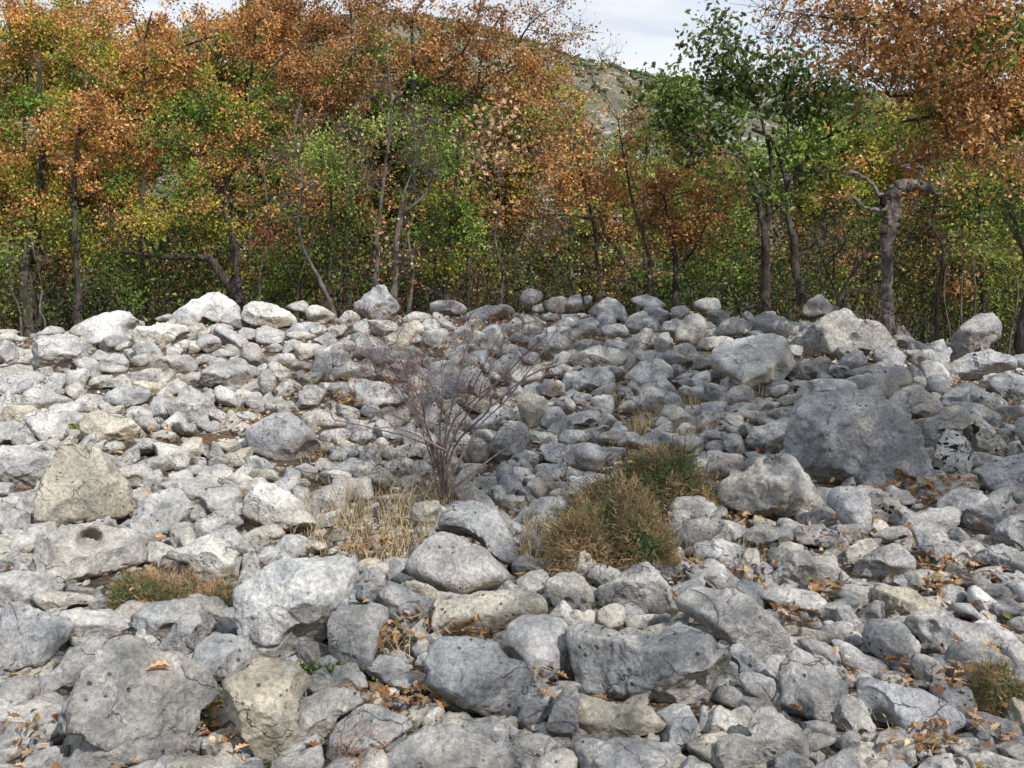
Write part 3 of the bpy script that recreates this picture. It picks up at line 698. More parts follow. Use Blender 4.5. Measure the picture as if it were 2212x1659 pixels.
def shape_rock(R,D,ax,sub,seed,dent=None,soft=False,noscoop=False):
    """R: outline radii (m) in the plane of ax[0], ax[1]; D: half depth along ax[2]"""
    V,Fa=ICO[sub]; r=np.random.default_rng(seed)
    a,b,c=V[:,0],V[:,1],V[:,2]; rp=np.hypot(a,b)+1e-9
    nR=len(R); ph=(np.arctan2(b,a)%(2*math.pi))/(2*math.pi)*nR; i=ph.astype(int)%nR; f=ph-ph.astype(int)
    Rr=R[i]*(1-f)+R[(i+1)%nR]*f
    th=np.arange(nR)*2*math.pi/nR; O=np.stack([np.cos(th)*R,np.sin(th)*R,0*R],1)
    m=float(np.mean(R)); S=r.uniform(-50,50,3)
    # the block: outline prism trimmed by broken faces in front and behind
    pl=[];ds=[]
    def face(n,k,lo=.55):
        n=np.array(n,float); n/=np.linalg.norm(n); sup=(O@n).max(); pl.append(n); ds.append(max(k*sup,lo*D*abs(n[2]),.2*m))
    nf=r.integers(4,7); a0=r.uniform(0,6.28)
    for k in range(nf):
        t=a0+k*6.283/nf+r.uniform(-.5,.5); z=r.choice([.4,.7,1.1,1.7])*r.uniform(.85,1.2); face((math.cos(t),math.sin(t),z),r.uniform(.90,1.08))
    face((r.uniform(-.35,.35),.8,r.uniform(.6,1.1)),r.uniform(.86,1.),.6); pl.append(np.array([0,0,1.])); ds.append(D*r.uniform(.85,1.05))
    for k in range(5):
        t=a0+k*1.2566; face((math.cos(t),math.sin(t),-r.uniform(.4,1.4)),r.uniform(.9,1.05))
    pl.append(np.array([0,0,-1.])); ds.append(D)
    pl=np.array(pl); ds=np.array(ds)
    p=9 if soft else 30
    r1=polytope(V,pl,ds,p); r2=Rr/np.maximum(rp,.04); k=p
    rad=(r1**-float(k)+r2**-float(k))**(-1/k)
    P=V*rad[:,None]
    # conchoidal scoops knocked out of the block
    for k in range(0 if noscoop else 2 if soft else r.integers(4,8)):
        j=r.integers(0,len(P)); q=P[j]; 
        if q[2]<-.3*D and k%2: q=q*[1,1,-1]
        n=q/(np.linalg.norm(q)+1e-9)+r.normal(size=3)*.45; n/=np.linalg.norm(n)
        rho=m*r.uniform(.35,1.2); s0=q+n*(rho-m*r.uniform(.05,.15)*(.6 if soft or sub==6 else .8 if sub==5 else 1)); dv=P-s0; dl=np.linalg.norm(dv,axis=1)+1e-9; w_=np.clip((rho-dl)/rho,0,None)
        P=P+dv/dl[:,None]*np.minimum(w_*rho,.20*m)[:,None]
    nrm=P/(np.linalg.norm(P,axis=1)[:,None]+1e-9)
    low=fbm(P/m*1.5+S,seed%97,3)
    rd=1-np.abs(vnoise(P/m*2.3+S,seed%89)); rd=rd**4
    hi=fbm(P/m*5+S,seed%83,4,.6)
    amp=.5 if soft else 1.
    disp=m*(low*(.05 if soft else .030)+amp*(rd-.35)*.04+hi*.028*amp)
    # stepped ledges where the bed has split, chipped edges
    if not soft:
        ld=r.normal(size=3)+[0,.8,0]; ld/=np.linalg.norm(ld); q=(P@ld)/m*r.uniform(2.,4.5)+low*1.1; st=q-np.floor(q)
        disp+=m*.042*(np.clip(st*7,0,1)-st)*(.35+.65*(vnoise(P/m*1.1+S+5,11)>-.1))
    if sub>=4: disp+=amp*m*.014*fbm(P/m*14+S,5,3,.6)
    if sub>=5: disp-=amp*m*.06*np.clip(.10-np.abs(vnoise(P/m*1.7+S+9,3)),0,.10)/.10*(vnoise(P/m*.9+S+3,4)>.0)
    P=P+nrm*disp[:,None]
    if dent is not None:
        du,dv,dr,dd=dent
        q=((P[:,0]-du)**2+(P[:,1]-dv)**2)/dr**2
        wgt=np.exp(-q**2*.9)*(P[:,2]>0)
        P=P-np.outer(wgt*dd,[0,-.12,1])
    return P@np.stack(ax),Fa
def block(sub,r,flat=.7):
    """a broken stone with flat faces, about 1 in radius"""
    V,Fa=ICO[sub]; k=r.integers(9,14)
    n=r.normal(size=(k,3)); n/=np.linalg.norm(n,axis=1)[:,None]; n=np.vstack([n,np.eye(3),-np.eye(3)]); d=np.concatenate([r.uniform(.55,.95,k),np.full(6,1.05)])
    rad=polytope(V,n,d,24 if sub>1 else 30); P=V*np.minimum(rad,1.4)[:,None]*[1.25,.95,flat]
    if sub>2:
        for q_ in range(r.integers(2,6)):
            q=P[r.integers(0,len(P))]; n=q/np.linalg.norm(q)+r.normal(size=3)*.5; n/=np.linalg.norm(n); rho=r.uniform(.35,1.1)
            s0=q+n*(rho-r.uniform(.06,.2)); dv=P-s0; dl=np.linalg.norm(dv,axis=1)+1e-9; P=P+dv/dl[:,None]*(np.clip(rho-dl,0,.24))[:,None]
        S=r.uniform(-9,9,3); rd=(1-np.abs(vnoise(P*2.2+S,8)))**4
        P*=(1+.07*fbm(P*1.7+S,3,3)+.07*rd+.035*fbm(P*6+S,4,3))[:,None]
    elif sub>1: P*=(1+.07*fbm(P*2.5+r.uniform(-9,9,3),3,3))[:,None]
    return P,Fa
entries=[]
for ln in ROCKS.strip().split('\n'):
    q=ln.split('|'); t,tone=q[0].split(); ox,oy,s=TILE[int(t)]
    P=np.array([[float(c) for c in p.split(',')] for p in q[1].split()])*s+[ox,oy]
    e=dict(P=P,tone=tone,area=area(P),land=q[2] if len(q)>2 else '',label=q[3] if len(q)>3 else '',dent=None)
    if len(q)>4:
        x,y,rx,ry=[float(c)*s for c in q[4].split(',')]; e['dent']=(x+ox,y+oy,(rx+ry)/2)
    e['c']=(P.min(0)+P.max(0))/2; e['size']=P.max(0)-P.min(0)
    vis=np.clip(P,[0,0],[W,H]); e['show']=area(vis)
    entries.append(e)
# gap-filling stones: find what the listed rocks leave uncovered, largest gaps first
G=8; gw,gh=int(W//G)+1,int(H//G)+1
occ=np.zeros((gh,gw),bool); uu,vv=np.meshgrid((np.arange(gw)+.5)*G,(np.arange(gh)+.5)*G)
def inpoly(P,x,y):
    r=np.zeros(x.shape,bool); j=len(P)-1
    for i in range(len(P)):
        xi,yi=P[i];xj,yj=P[j]
        cnd=((yi>y)!=(yj>y)); xc=(xj-xi)*(y-yi)/(yj-yi+1e-12)+xi; r^=cnd&(x<xc); j=i
    return r
for e in entries: occ|=inpoly(e['P'],uu,vv)
ridge=np.interp(uu[0],[0,250,450,700,1136,1500,1750,1900,2150,2272],[752,720,700,705,690,695,705,735,775,790])
occ|=(vv<ridge[None,:]+8)
# the dug hollows with grass and shrubs stay free of larger stones
for (x,y,a,b) in [(830,1170,130,80),(1340,1190,110,60),(1450,1060,130,75),(1400,1120,120,70),(360,1305,140,50),(2210,1540,70,60),(850,1460,90,60),(960,1090,40,60),(1880,1500,10,10),(2050,1230,30,20),(1430,930,60,30)]:
    occ|=(((uu-x)/a)**2+((vv-y)/b)**2)<1
dist=np.zeros_like(occ,float); cur=~occ; k_=0
while cur.any() and k_<14:
    dist+=cur; k_+=1
    n=cur.copy(); n[1:]&=cur[:-1]; n[:-1]&=cur[1:]; n[:,1:]&=cur[:,:-1]; n[:,:-1]&=cur[:,1:]; cur=n
def tone_at(u,v,r):
    if u<620 and v<1250: return r.choice(['w','w','g','g','w','y'])
    if u>1100 and v<1150: return r.choice(['g','g','d','d','b'])
    return r.choice(['g','g','g','g','w','y','d'])
order=np.argsort(-dist.ravel()+rng.uniform(0,.5,dist.size)); nf=0
placed=[]
grid_used=np.zeros_like(occ,bool)
for idx in order:
    j,i=divmod(int(idx),gw); 
    if dist[j,i]<1: break
    if grid_used[j,i]: continue
    u,v=uu[j,i]+random.uniform(-3,3),vv[j,i]+random.uniform(-3,3)
    cap=30+max(0,v-950)/750*26
    rp=min(dist[j,i]*G*1.6+12,cap)*random.uniform(.75,1.1)
    tt=np.linspace(0,6.28,9)[:8]; PP=np.stack([u+np.cos(tt)*rp*1.12,v+np.sin(tt)*rp*.82],1)
    entries.append(dict(P=PP,tone=tone_at(u,v,rng),area=area(PP),land='',label='',dent=None,c=np.array([u,v]),size=np.array([rp*2.24,rp*1.64]),show=area(np.clip(PP,[0,0],[W,H])),gap=(u,v,rp,5000+nf))); nf+=1
    grid_used|=(((uu-u)**2+(vv-v)**2)<(rp*1.15)**2)
print('gap stones',nf)
entries.sort(key=lambda e:-(e['show']+ (1e6 if e['label'] else 0)))
NIND=300
def place(e):
    """turn the outline into a solid stone standing on the ground"""
    P=e['P']; c=e['c'].copy()
    lo=P[:,1].max(); g=hit(c[0],lo)
    px=g[1]/F
    wdt,hh=e['size']*px*1.12
    D=.46*min(wdt,hh)+.08*max(wdt,hh)
    if e['tone'] in 'W' and False: pass
    Yc=g[1]+D*.62
    d=ray(*c); d/=np.linalg.norm(d); C=CAM+d*(Yc/d[1])
    k=np.dot(C-CAM,FW)/F
    az=np.array([0,0,1.]); vz=-d; vx=np.cross(az,vz); vx/=np.linalg.norm(vx); vy=np.cross(vz,vx)
    Q=(P-c)*[k*1.07,-k*1.07]
    return C,Q,D,(vx,vy,vz),k
def sector(dx,dy):
    # dx right, dy down (towards the viewer)
    a=math.degrees(math.atan2(dy,dx))%360
    return ['right of','in front and right of','in front of','in front and left of','left of','behind and left of','behind','behind and right of'][int(((a+22.5)%360)//45)]
LM=[(e['land'],e['c'],e) for e in entries if e['land']]
LM+=[('the rosehip shrub',np.array([1000.,1010]),None),('the dead trunk',np.array([1960.,700]),None),('the straw grass patch',np.array([830.,1180]),None),
     ('the small cushion shrub',np.array([360.,1300]),None),('the lower rusty cushion shrub',np.array([1340.,1180]),None),('the upper rusty cushion shrub',np.array([1450.,1050]),None)]
ORD=['nearest','second','third','fourth','fifth','sixth','seventh','eighth','ninth','tenth','eleventh','twelfth']
TW={'g':'grey','w':'pale grey','W':'white','d':'dark grey','D':'dark grey','y':'yellowish','Y':'yellowish','b':'black-stained','B':'black-spotted','s':'smooth grey','P':'dark'}
ind=entries[:NIND]; rest=entries[NIND:]
auto={}
for e in ind:
    if e['label']: continue
    L=min(LM,key=lambda l:np.hypot(*((e['c']-l[1])*[1,1.5])) if l[2] is not e else 1e9)
    dv=e['c']-L[1]; e['key']=(L[0],sector(dv[0],dv[1]*1.4)); e['dist']=float(np.hypot(*dv)); auto.setdefault(e['key'],[]).append(e)
for k,l in auto.items():
    l.sort(key=lambda e:e['dist'])
    for i,e in enumerate(l):
        w,h=e['size']; sh='long' if w/h>2 else 'broad' if w/h>1.35 else 'upright' if w/h<.85 else 'blocky'
        sz='small ' if e['area']<3500 else ''
        o='just' if len(l)==1 else ORD[i]
        e['label']=f"{sz}{sh} {TW[e['tone']]} rock, {o} {k[1]} {k[0]}"
seen={}
for e in ind:
    if e['label'] in seen: print('DUP',e['label'])
    seen[e['label']]=1
    if not 4<=len(e['label'].split())<=16: print('LEN',len(e['label'].split()),e['label'])
foot=[]
stuffmb=MB()
def small_rock(u,v,rpx,seed,tone,zoff=0.,sub=3):
    g=hit(u,v+rpx*.7); k=g[1]/F; r=np.random.default_rng(seed)
    V,Fa=block(sub,r,r.uniform(.55,.9)); q=r.normal(size=3)*[.35,.35,1.6]
    from mathutils import Euler
    V=V@np.array(Euler((q[0],q[1],q[2]*2)).to_matrix()).T*rpx*k*1.08
    d=ray(u,v); d/=np.linalg.norm(d); C=CAM+d*((g[1]+rpx*k*.4)/d[1]); C[2]-=rpx*k*.33
    foot.append((C[0],C[1],rpx*k*.6)); return V,C,Fa
def rocktint(t,r,col_=None):
    c=np.array(TONE[t]); k=r.uniform(.9,1.1); w=r.uniform(-.015,.018)
    return np.array([c[0]*k+w,c[1]*k+w*.3,c[2]*k-w,c[3]])
print('smallest individual',min(e['show'] for e in ind))
for i,e in enumerate(entries):
    if 'gap' in e:
        u,v,rp,sd=e['gap']; r=np.random.default_rng(sd); V,C,Fa=small_rock(u,v,rp,sd,e['tone'],sub=5 if rp>40 else 4 if rp>16 else 3); c=rocktint(e['tone'],r)
        if i<NIND:
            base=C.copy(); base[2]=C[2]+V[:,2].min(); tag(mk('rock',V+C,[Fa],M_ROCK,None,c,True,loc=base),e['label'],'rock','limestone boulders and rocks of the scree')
        else: stuffmb.add(V+C,[Fa],c)
        continue
    C,Q,D,ax,k=place(e); R=polyR(Q,np.zeros(2)); e['C']=C; e['R']=float(np.mean(R)); e['k']=k
    r=np.random.default_rng(1000+i)
    foot.append((C[0],C[1],np.mean(R)*.62))
    a=e['area']; sub=6 if a>38000 else 5 if a>5000 else 4
    if i>=NIND: sub=3
    dent=None
    if e['dent']:
        du,dv,dr=e['dent']; dent=((du-e['c'][0])*k,-(dv-e['c'][1])*k,dr*k*(.9 if dr<20 or e['land']=='the boulder with round hole' else 1),dr*k*(2.6 if e['land']=='the boulder with round hole' else 1.3))
    V,Fa=shape_rock(R,D,ax,sub,1000+i,dent,noscoop=e['tone']=='P',soft=e['tone'] in 's' or e['land'] in('the white egg-shaped rock','the smooth dark oval rock','the smooth dark cube','the perched round rock','the loaf-shaped boulder','the smooth blue-grey boulder'))
    c=rocktint(e['tone'],r)
    if i<NIND:
        base=C.copy(); base[2]=C[2]+V[:,2].min()
        nm='boulder' if a>12000 else 'rock'
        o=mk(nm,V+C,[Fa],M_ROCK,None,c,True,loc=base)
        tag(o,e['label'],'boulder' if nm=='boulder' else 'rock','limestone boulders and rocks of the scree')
    else: stuffmb.add(V+C,[Fa],c)
tag(stuffmb.build('scree_stones',M_ROCK),'small limestone stones filling the gaps between the larger rocks of the scree','stones',kind='stuff')
# fine rubble over the whole slope, also beyond the frame
foot=np.array(foot)
def covered(x,y):
    r=np.zeros(len(x),bool)
    for s in range(0,len(x),4000):
        dx=x[s:s+4000,None]-foot[None,:,0]; dy=y[s:s+4000,None]-foot[None,:,1]
        r[s:s+4000]=((dx*dx+dy*dy)<(foot[None,:,2]*1.05)**2).any(1)
    return r
def scatter(n,y0,y1,pw=1.):
    y=y0+(y1-y0)*rng.random(n)**pw; x=rng.uniform(-1,1,n)*(y*.56+1.6); return x,y
rub=MB()
def rubble(n,y0,y1,ra,rb,sub,pw=1.,lift=.2,seed=0,mask=None):
    x,y=scatter(n,y0,y1,pw); ok=~covered(x,y)
    if mask is not None: ok&=mask(x,y)
    x,y=x[ok],y[ok]; n=len(x)
    if not n: return
    rad=(ra+(rb-ra)*rng.random(n)**2.2)
    B,Fa=ICO[sub]; nb=len(B)
    z=hgt(x,y)
    # a dozen knobbly prototypes, turned and stretched
    pro=[]
    for k in range(24):
        Vp,_=block(sub,rng,rng.uniform(.5,.9)); pro.append(Vp)
    pro=np.array(pro)
    pi=rng.integers(0,24,n); P=pro[pi]
    q=rng.normal(size=(n,4)); q/=np.linalg.norm(q,axis=1)[:,None]; w,a,b,c=q.T
    Rm=np.stack([1-2*(b*b+c*c),2*(a*b-w*c),2*(a*c+w*b),2*(a*b+w*c),1-2*(a*a+c*c),2*(b*c-w*a),2*(a*c-w*b),2*(b*c+w*a),1-2*(a*a+b*b)],1).reshape(n,3,3)
    P=np.einsum('nij,nkj->nki',Rm,P); P[:,:,2]*=rng.uniform(.6,.9,n)[:,None]
    P=P*rad[:,None,None]+np.stack([x,y,z+rad*lift],1)[:,None,:]
    c=np.array([[.40,.39,.375,1],[.30,.295,.29,1],[.49,.47,.43,1],[.40,.36,.29,1],[.24,.23,.22,1]])[rng.choice(5,n,p=[.4,.2,.2,.12,.08])]*np.concatenate([rng.uniform(.85,1.15,(n,1))]*3+[np.ones((n,1))],1)
    rub.add(P.reshape(-1,3),[(Fa[None]+np.arange(n)[:,None,None]*nb).reshape(-1,3)],np.repeat(c,nb,0))
rubble(4200,1.5,14.6,.028,.085,2,1.,-.5,1)
rubble(9000,1.4,8,.012,.032,2,.9,-.2,2)
rubble(9000,1.6,14.6,.016,.045,1,.9,.0,3)
rubble(900,1.3,15.2,.08,.19,3,1.,.25,4,mask=lambda x,y:(np.abs(x)>y*.53)|(y>YR+.5)|(y<2.3))
tag(rub.build('rubble',M_ROCK,smooth=False),'fine grey limestone rubble between the rocks','rubble',kind='stuff')
# ------------------------------------------------------------------ leaves
PAL={'o':[(.60,.29,.085),(.70,.37,.125),(.45,.20,.06),(.76,.49,.22),(.50,.32,.08)],
'b':[(.40,.20,.075),(.48,.25,.10),(.28,.14,.05),(.58,.37,.18),(.34,.25,.08)],
'y':[(.36,.34,.045),(.44,.39,.07),(.25,.28,.035),(.46,.33,.07),(.30,.33,.05)],
'g':[(.14,.23,.035),(.19,.29,.05),(.09,.16,.03),(.25,.31,.06)],
'l':[(.31,.43,.09),(.40,.48,.13),(.22,.34,.07),(.44,.45,.14)],
'd':[(.085,.125,.028),(.12,.17,.038),(.18,.24,.055),(.055,.085,.024)],
'p':[(.66,.42,.25),(.74,.53,.35),(.52,.30,.16),(.60,.36,.19)],
'r':[(.34,.11,.05),(.42,.17,.07),(.28,.11,.05)],
'k':[(.07,.08,.035),(.10,.10,.045),(.14,.11,.05)]}
RHOMB=np.array([[0,0,0],[.34,.45,.10],[0,1,-.04],[-.34,.45,.10]]); RH_F=np.array([[0,1,2,3]])
LOBE=np.array([[0,-.15,0],[.07,.1,0],[.22,.22,.05],[.12,.36,.02],[.33,.5,.08],[.17,.62,.02],[.28,.78,.07],[.1,.86,.0],[0,1.02,-.06],
  [-.1,.86,0],[-.28,.78,.07],[-.17,.62,.02],[-.33,.5,.08],[-.12,.36,.02],[-.22,.22,.05],[-.07,.1,0],[0,.4,-.05]])
LO_F=np.array([[i,i+1,16] for i in range(15)]+[[15,0,16]])
def quatR(n,tilt=None):
    if tilt is None:
        q=rng.normal(size=(n,4))
    else:
        a=rng.uniform(0,6.283,n); ax=rng.normal(size=(n,2)); t=np.abs(rng.normal(0,tilt,n))
        q1=np.stack([np.cos(a/2),0*a,0*a,np.sin(a/2)],1); ax/=np.linalg.norm(ax,axis=1)[:,None]
        q2=np.stack([np.cos(t/2),ax[:,0]*np.sin(t/2),ax[:,1]*np.sin(t/2),0*t],1)
        w1,x1,y1,z1=q2.T; w2,x2,y2,z2=q1.T
        q=np.stack([w1*w2-x1*x2-y1*y2-z1*z2,w1*x2+x1*w2+y1*z2-z1*y2,w1*y2-x1*z2+y1*w2+z1*x2,w1*z2+x1*y2-y1*x2+z1*w2],1)
    q/=np.linalg.norm(q,axis=1)[:,None]; w,a,b,c=q.T
    return np.stack([1-2*(b*b+c*c),2*(a*b-w*c),2*(a*c+w*b),2*(a*b+w*c),1-2*(a*a+c*c),2*(b*c-w*a),2*(a*c-w*b),2*(b*c+w*a),1-2*(a*a+b*b)],1).reshape(n,3,3)
def add_leaves(mb,P,size,key,lobed=False,tilt=None,bright=1.,jit=.35,grp=None):
    n=len(P)
    if not n: return
    B,Fa=(LOBE,LO_F) if lobed else (RHOMB,RH_F)
    s=size*rng.uniform(1-jit,1+jit,n)
    R=quatR(n,tilt)
    curl=rng.uniform(-.6,1.4,n)
    Bn=np.repeat(B[None],n,0).copy(); Bn[:,:,2]*=curl[:,None]*2.2; Bn[:,:,2]-=curl[:,None]*.25*(Bn[:,:,1]-.5)**2
    V=np.einsum('nij,nkj->nki',R,Bn)*s[:,None,None]+P[:,None,:]
    keys=key if isinstance(key,str) else key
    pal=np.array(sum([PAL[k] for k in keys],[])); c=pal[rng.integers(0,len(pal),n)]*rng.uniform(.55,1.3,(n,1))*bright
    if grp is not None:
        ng=int(grp.max())+1; kk=rng.integers(0,len(keys),ng); gb=rng.uniform(.55,1.25,ng)
        pk=np.array([PAL[k][j%len(PAL[k])] for k in keys for j in range(4)]).reshape(len(keys),4,3)
        c=pk[kk[grp],rng.integers(0,4,n)]*(gb[grp]*rng.uniform(.7,1.3,n))[:,None]*bright
    c=np.concatenate([np.clip(c,0,.85),np.ones((n,1))],1)
    nb=len(B)
    mb.add(V.reshape(-1,3),[(Fa[None]+np.arange(n)[:,None,None]*nb).reshape(-1,Fa.shape[1])],np.repeat(c,nb,0))
def wiggle(a,b,n,amp,sag=0.):
    t=np.linspace(0,1,n)[:,None]; P=np.asarray(a)*(1-t)+np.asarray(b)*t
    L=np.linalg.norm(np.asarray(b)-np.asarray(a)); w=rng.normal(size=(n,3)).cumsum(0); w-=w[0]*(1-t)+w[-1]*t
    P=P+w*amp*L/n*1.2; P[:,2]+=np.sin(t[:,0]*math.pi)*sag*L
    return P
TA=(0,0,.446);TB=(700,0,.446);TC=(1400,0,.4823)
def tp(T,x,y): return x*T[2]+T[0],y*T[2]+T[1]
NL=[0]
def tree(label,cat,T,Y,trunks,clumps,leaf=.056,bark=None,twigs=6,group=None,dens=1.,lobed=False,sparse_twigs=0,name='oak_tree',depth=.8,rs=1.):
    """trunks: [(polyline in photo coordinates, r0, r1)], clumps: [(x,y,rx,ry,palette[,density])] read off the photo and set at distance Y"""
    bark=bark or M_BARK
    s=T[2]; pm=Y/F
    paths=[]
    for t in trunks:
        pts=[tuple(float(c) for c in p.split(',')) for p in t[0].split()]
        W3=[]
        for k,(x,y) in enumerate(pts):
            u,v=tp(T,x,y); W3.append(atY(u,v,Y+(t[3][k] if len(t)>3 else 0)))
        W3=np.array(W3)
        W3[1:,1]+=rng.normal(0,.06,len(W3)-1)
        paths.append((W3,t[1]*s*pm*rs,t[2]*s*pm*rs))
    base=paths[0][0][0].copy(); g=float(hgt(base[0],base[1])); base[2]=min(base[2],g)-.05
    root=empty(name,base); tag(root,label,cat,group)
    nodes=[];nr=[]
    for i,(W3,r0,r1) in enumerate(paths):
        if i==0: W3=np.vstack([base+[0,0,-.05],W3]) if W3[0][2]-base[2]>.1 else W3
        n=max(8,len(W3)*6); C=smoothpath(W3,n); rr=np.linspace(0,1,n)**.8; rad=r0*(1-rr)+r1*rr
        if i==0: rad=rad*(1+.55*np.exp(-np.linspace(0,1,n)*14))
        C=C+np.stack([n2(np.arange(n)*.9,np.full(n,i+Y),1,5+i)*.25*rad,0*rad,0*rad],1)*1.5
        mb=MB(); tube(mb,C,rad,9 if r0>.05 else 6,rough=.35,seed=i+3); mb.build('trunk',bark,root,base)
        nodes+=list(C[2:]); nr+=list(rad[2:])
    nodes=np.array(nodes); nr=np.array(nr)
    tw=MB(); cr=MB()
    for cl in clumps:
        x,y,rx,ry,key=cl[:5]; dn=(cl[5] if len(cl)>5 else 1.)*dens
        u,v=tp(T,x,y); ru,rv=rx*s,ry*s
        dy=rng.uniform(-.5,.5)*depth
        C=atY(u,v,Y+dy); rxm,rzm=ru*pm,rv*pm; rym=min(.9*(rxm+rzm)/2,1.3)*min(1,depth+.3)
        # the limb that carries this clump
        dd=np.linalg.norm((nodes-C)*[1,.6,1],axis=1)+np.where(nodes[:,2]>C[2],.5,0)*np.abs(nodes[:,2]-C[2])*2
        j=int(np.argmin(dd)); L=np.linalg.norm(nodes[j]-C); r0=min(nr[j]*.7,.010+.012*L)
        P=wiggle(nodes[j],C,9,.16,.06); tube(tw,P,np.linspace(r0,max(.005,r0*.4),9),5,(.085,.07,.055,1))
        nsub=int(max(4,min(26,rxm*rzm*13)))
        ang=rng.normal(size=(nsub,3)); ang/=np.linalg.norm(ang,axis=1)[:,None]
        S=C+ang*(rng.random((nsub,1))**.42)*[rxm,rym,rzm]
        mid=P[4:]
        sc=[]
        for q in S:
            a=mid[rng.integers(0,len(mid))]; Pq=wiggle(a,q,6,.22,.05); tube(tw,Pq,np.linspace(max(.004,r0*.4),.0025,6),4,(.10,.08,.065,1)); 
            sc.append(Pq[3]);
            for _ in range(4 if sparse_twigs==0 else 4+sparse_twigs):
                e=q+rng.normal(size=3)*[.2,.2,.2]+[0,0,.06]; Pt=wiggle(Pq[rng.integers(2,6)],e,4,.25); tube(tw,Pt,np.linspace(.0035,.0018,4),3,(.12,.095,.075,1)); sc.append(e)
        SC=np.vstack([S,np.array(sc)])
        nleaf=int(dn*2.0*math.pi*rxm*rzm/(leaf*leaf*.36))
        nleaf=min(nleaf,16000)
        wt=rng.random(len(SC))**1.6+.05; gi=rng.choice(len(SC),nleaf,p=wt/wt.sum()); pk=SC[gi]; sg=.07+.04*leaf/.07
        add_leaves(cr,pk+rng.normal(size=(nleaf,3))*[sg,sg,sg*.75],leaf,key,lobed,grp=gi)
        NL[0]+=nleaf
    tw.build('limb_spray',M_TWIG,root,base)
    if cr.n: cr.build('crown',M_LEAF,root,base,smooth=False)
    return root
GT='trees of the wood behind the scree'
# back row, seen between and above the nearer trees (built first: nothing depends on it)
TS=(0,0,1.)
def backtree(u,v,Y,top,w,key,lab,trunkx=0,dens=1.4,leaf=.085):
    cl=[]; h=v-top
    n=int(5+h/80)
    for i in range(n):
        f=(i+.5)/n
        cl.append((u+rng.uniform(-.45,.45)*w,top+h*.92*f,w*rng.uniform(.33,.5),max(45,h*.17)*rng.uniform(.8,1.2),key if i%3 else key[::-1]))
    return tree(lab,'tree',TS,Y,[(f'{u},{v} {u+rng.uniform(-15,15):.0f},{(v+top)/2:.0f} {u+trunkx:.0f},{top+h*.15:.0f}',7,2)],cl,leaf=leaf,group=GT,dens=dens,name='background_tree',depth=1.4)
BK=[(60,690,24,60,260,'oy','tall orange and yellow tree behind the far left trunks'),
(300,690,25,120,260,'yo','yellow-green tree behind the second trunk from the left'),
(520,680,24,90,260,'og','orange-green tree filling the gap behind the leaning thick trunk'),
(700,680,26,60,250,'bo','tall brown tree behind the crooked thin trunk'),
(900,670,25,110,280,'bg','brown and green tree behind the bare grey trunks'),
(1120,670,24,200,260,'yb','yellow-brown tree behind the peach-leaved sapling'),
(1290,670,23,330,220,'bl','low brown and pale green tree left of the orange bushy oaks'),
(1480,670,24,370,240,'lg','bright green tree behind the orange bushy oaks'),
(1680,680,23,330,240,'gl','mid green tree behind the dark green oak'),
(1860,690,24,280,240,'yg','yellow-green tree behind and left of the dead trunk'),
(2050,700,25,230,260,'yo','yellow and orange tree behind and right of the dead trunk'),
(2230,710,23,180,260,'gy','green tree at the far right edge behind the pale thin stems')]
for b in BK: backtree(*b)
# undergrowth mass low between the trunks, woodland shade put into its leaf colours
ug=MB(); ut=MB()
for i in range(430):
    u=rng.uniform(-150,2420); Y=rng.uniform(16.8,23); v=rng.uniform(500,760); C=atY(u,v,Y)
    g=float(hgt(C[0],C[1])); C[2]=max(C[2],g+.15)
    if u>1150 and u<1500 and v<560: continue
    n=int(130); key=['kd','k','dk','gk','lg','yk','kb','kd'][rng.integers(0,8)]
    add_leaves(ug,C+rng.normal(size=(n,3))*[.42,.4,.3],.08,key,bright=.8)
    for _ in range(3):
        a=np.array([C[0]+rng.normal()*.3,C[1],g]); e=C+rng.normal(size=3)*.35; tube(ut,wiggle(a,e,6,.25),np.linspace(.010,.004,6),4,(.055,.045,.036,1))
tag(ug.build('undergrowth',M_LEAF,smooth=False),'leafy undergrowth between the tree trunks, its colour darkened for shade','undergrowth',kind='stuff')
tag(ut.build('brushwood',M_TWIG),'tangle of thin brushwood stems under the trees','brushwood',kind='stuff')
# the trees that can be told apart
T_=lambda *a,**k: tree(*a,group=GT,**k)
T_('thick dark-trunked oak at the far left with orange top and olive lower leaves','tree',TA,17.5,[('150,1620 140,1400 150,1200 170,1050 200,800 190,500 200,340',46,10),('160,1400 240,1280 330,1230',12,5),('190,1620 230,1480 300,1380',14,6)],
 [(70,90,150,120,'o',1.1),(230,150,170,110,'oy',1.2),(60,280,130,100,'oy',1.),(330,240,130,80,'oy',1.),(90,520,170,120,'g'),(70,700,130,80,'oy'),(230,700,120,80,'o'),(60,900,130,90,'y'),(150,1010,120,70,'yo'),(280,1180,110,70,'y'),(400,1200,90,70,'y'),(60,1290,90,80,'lg',1.2)])
T_('slim black-trunked oak second from left with large orange middle crown','tree',TA,17,[('390,1600 380,1450 375,1250 360,950 400,700 430,400',24,6),('365,980 480,950 600,900',8,4)],
 [(470,560,150,90,'o',1.1),(620,640,150,90,'o',1.1),(700,760,150,90,'o'),(520,760,150,80,'o'),(400,860,110,70,'o',1.1),(330,640,120,90,'oy'),(330,1100,120,80,'yg'),(440,280,140,90,'oy'),(320,360,120,90,'g'),(560,900,150,60,'g')])
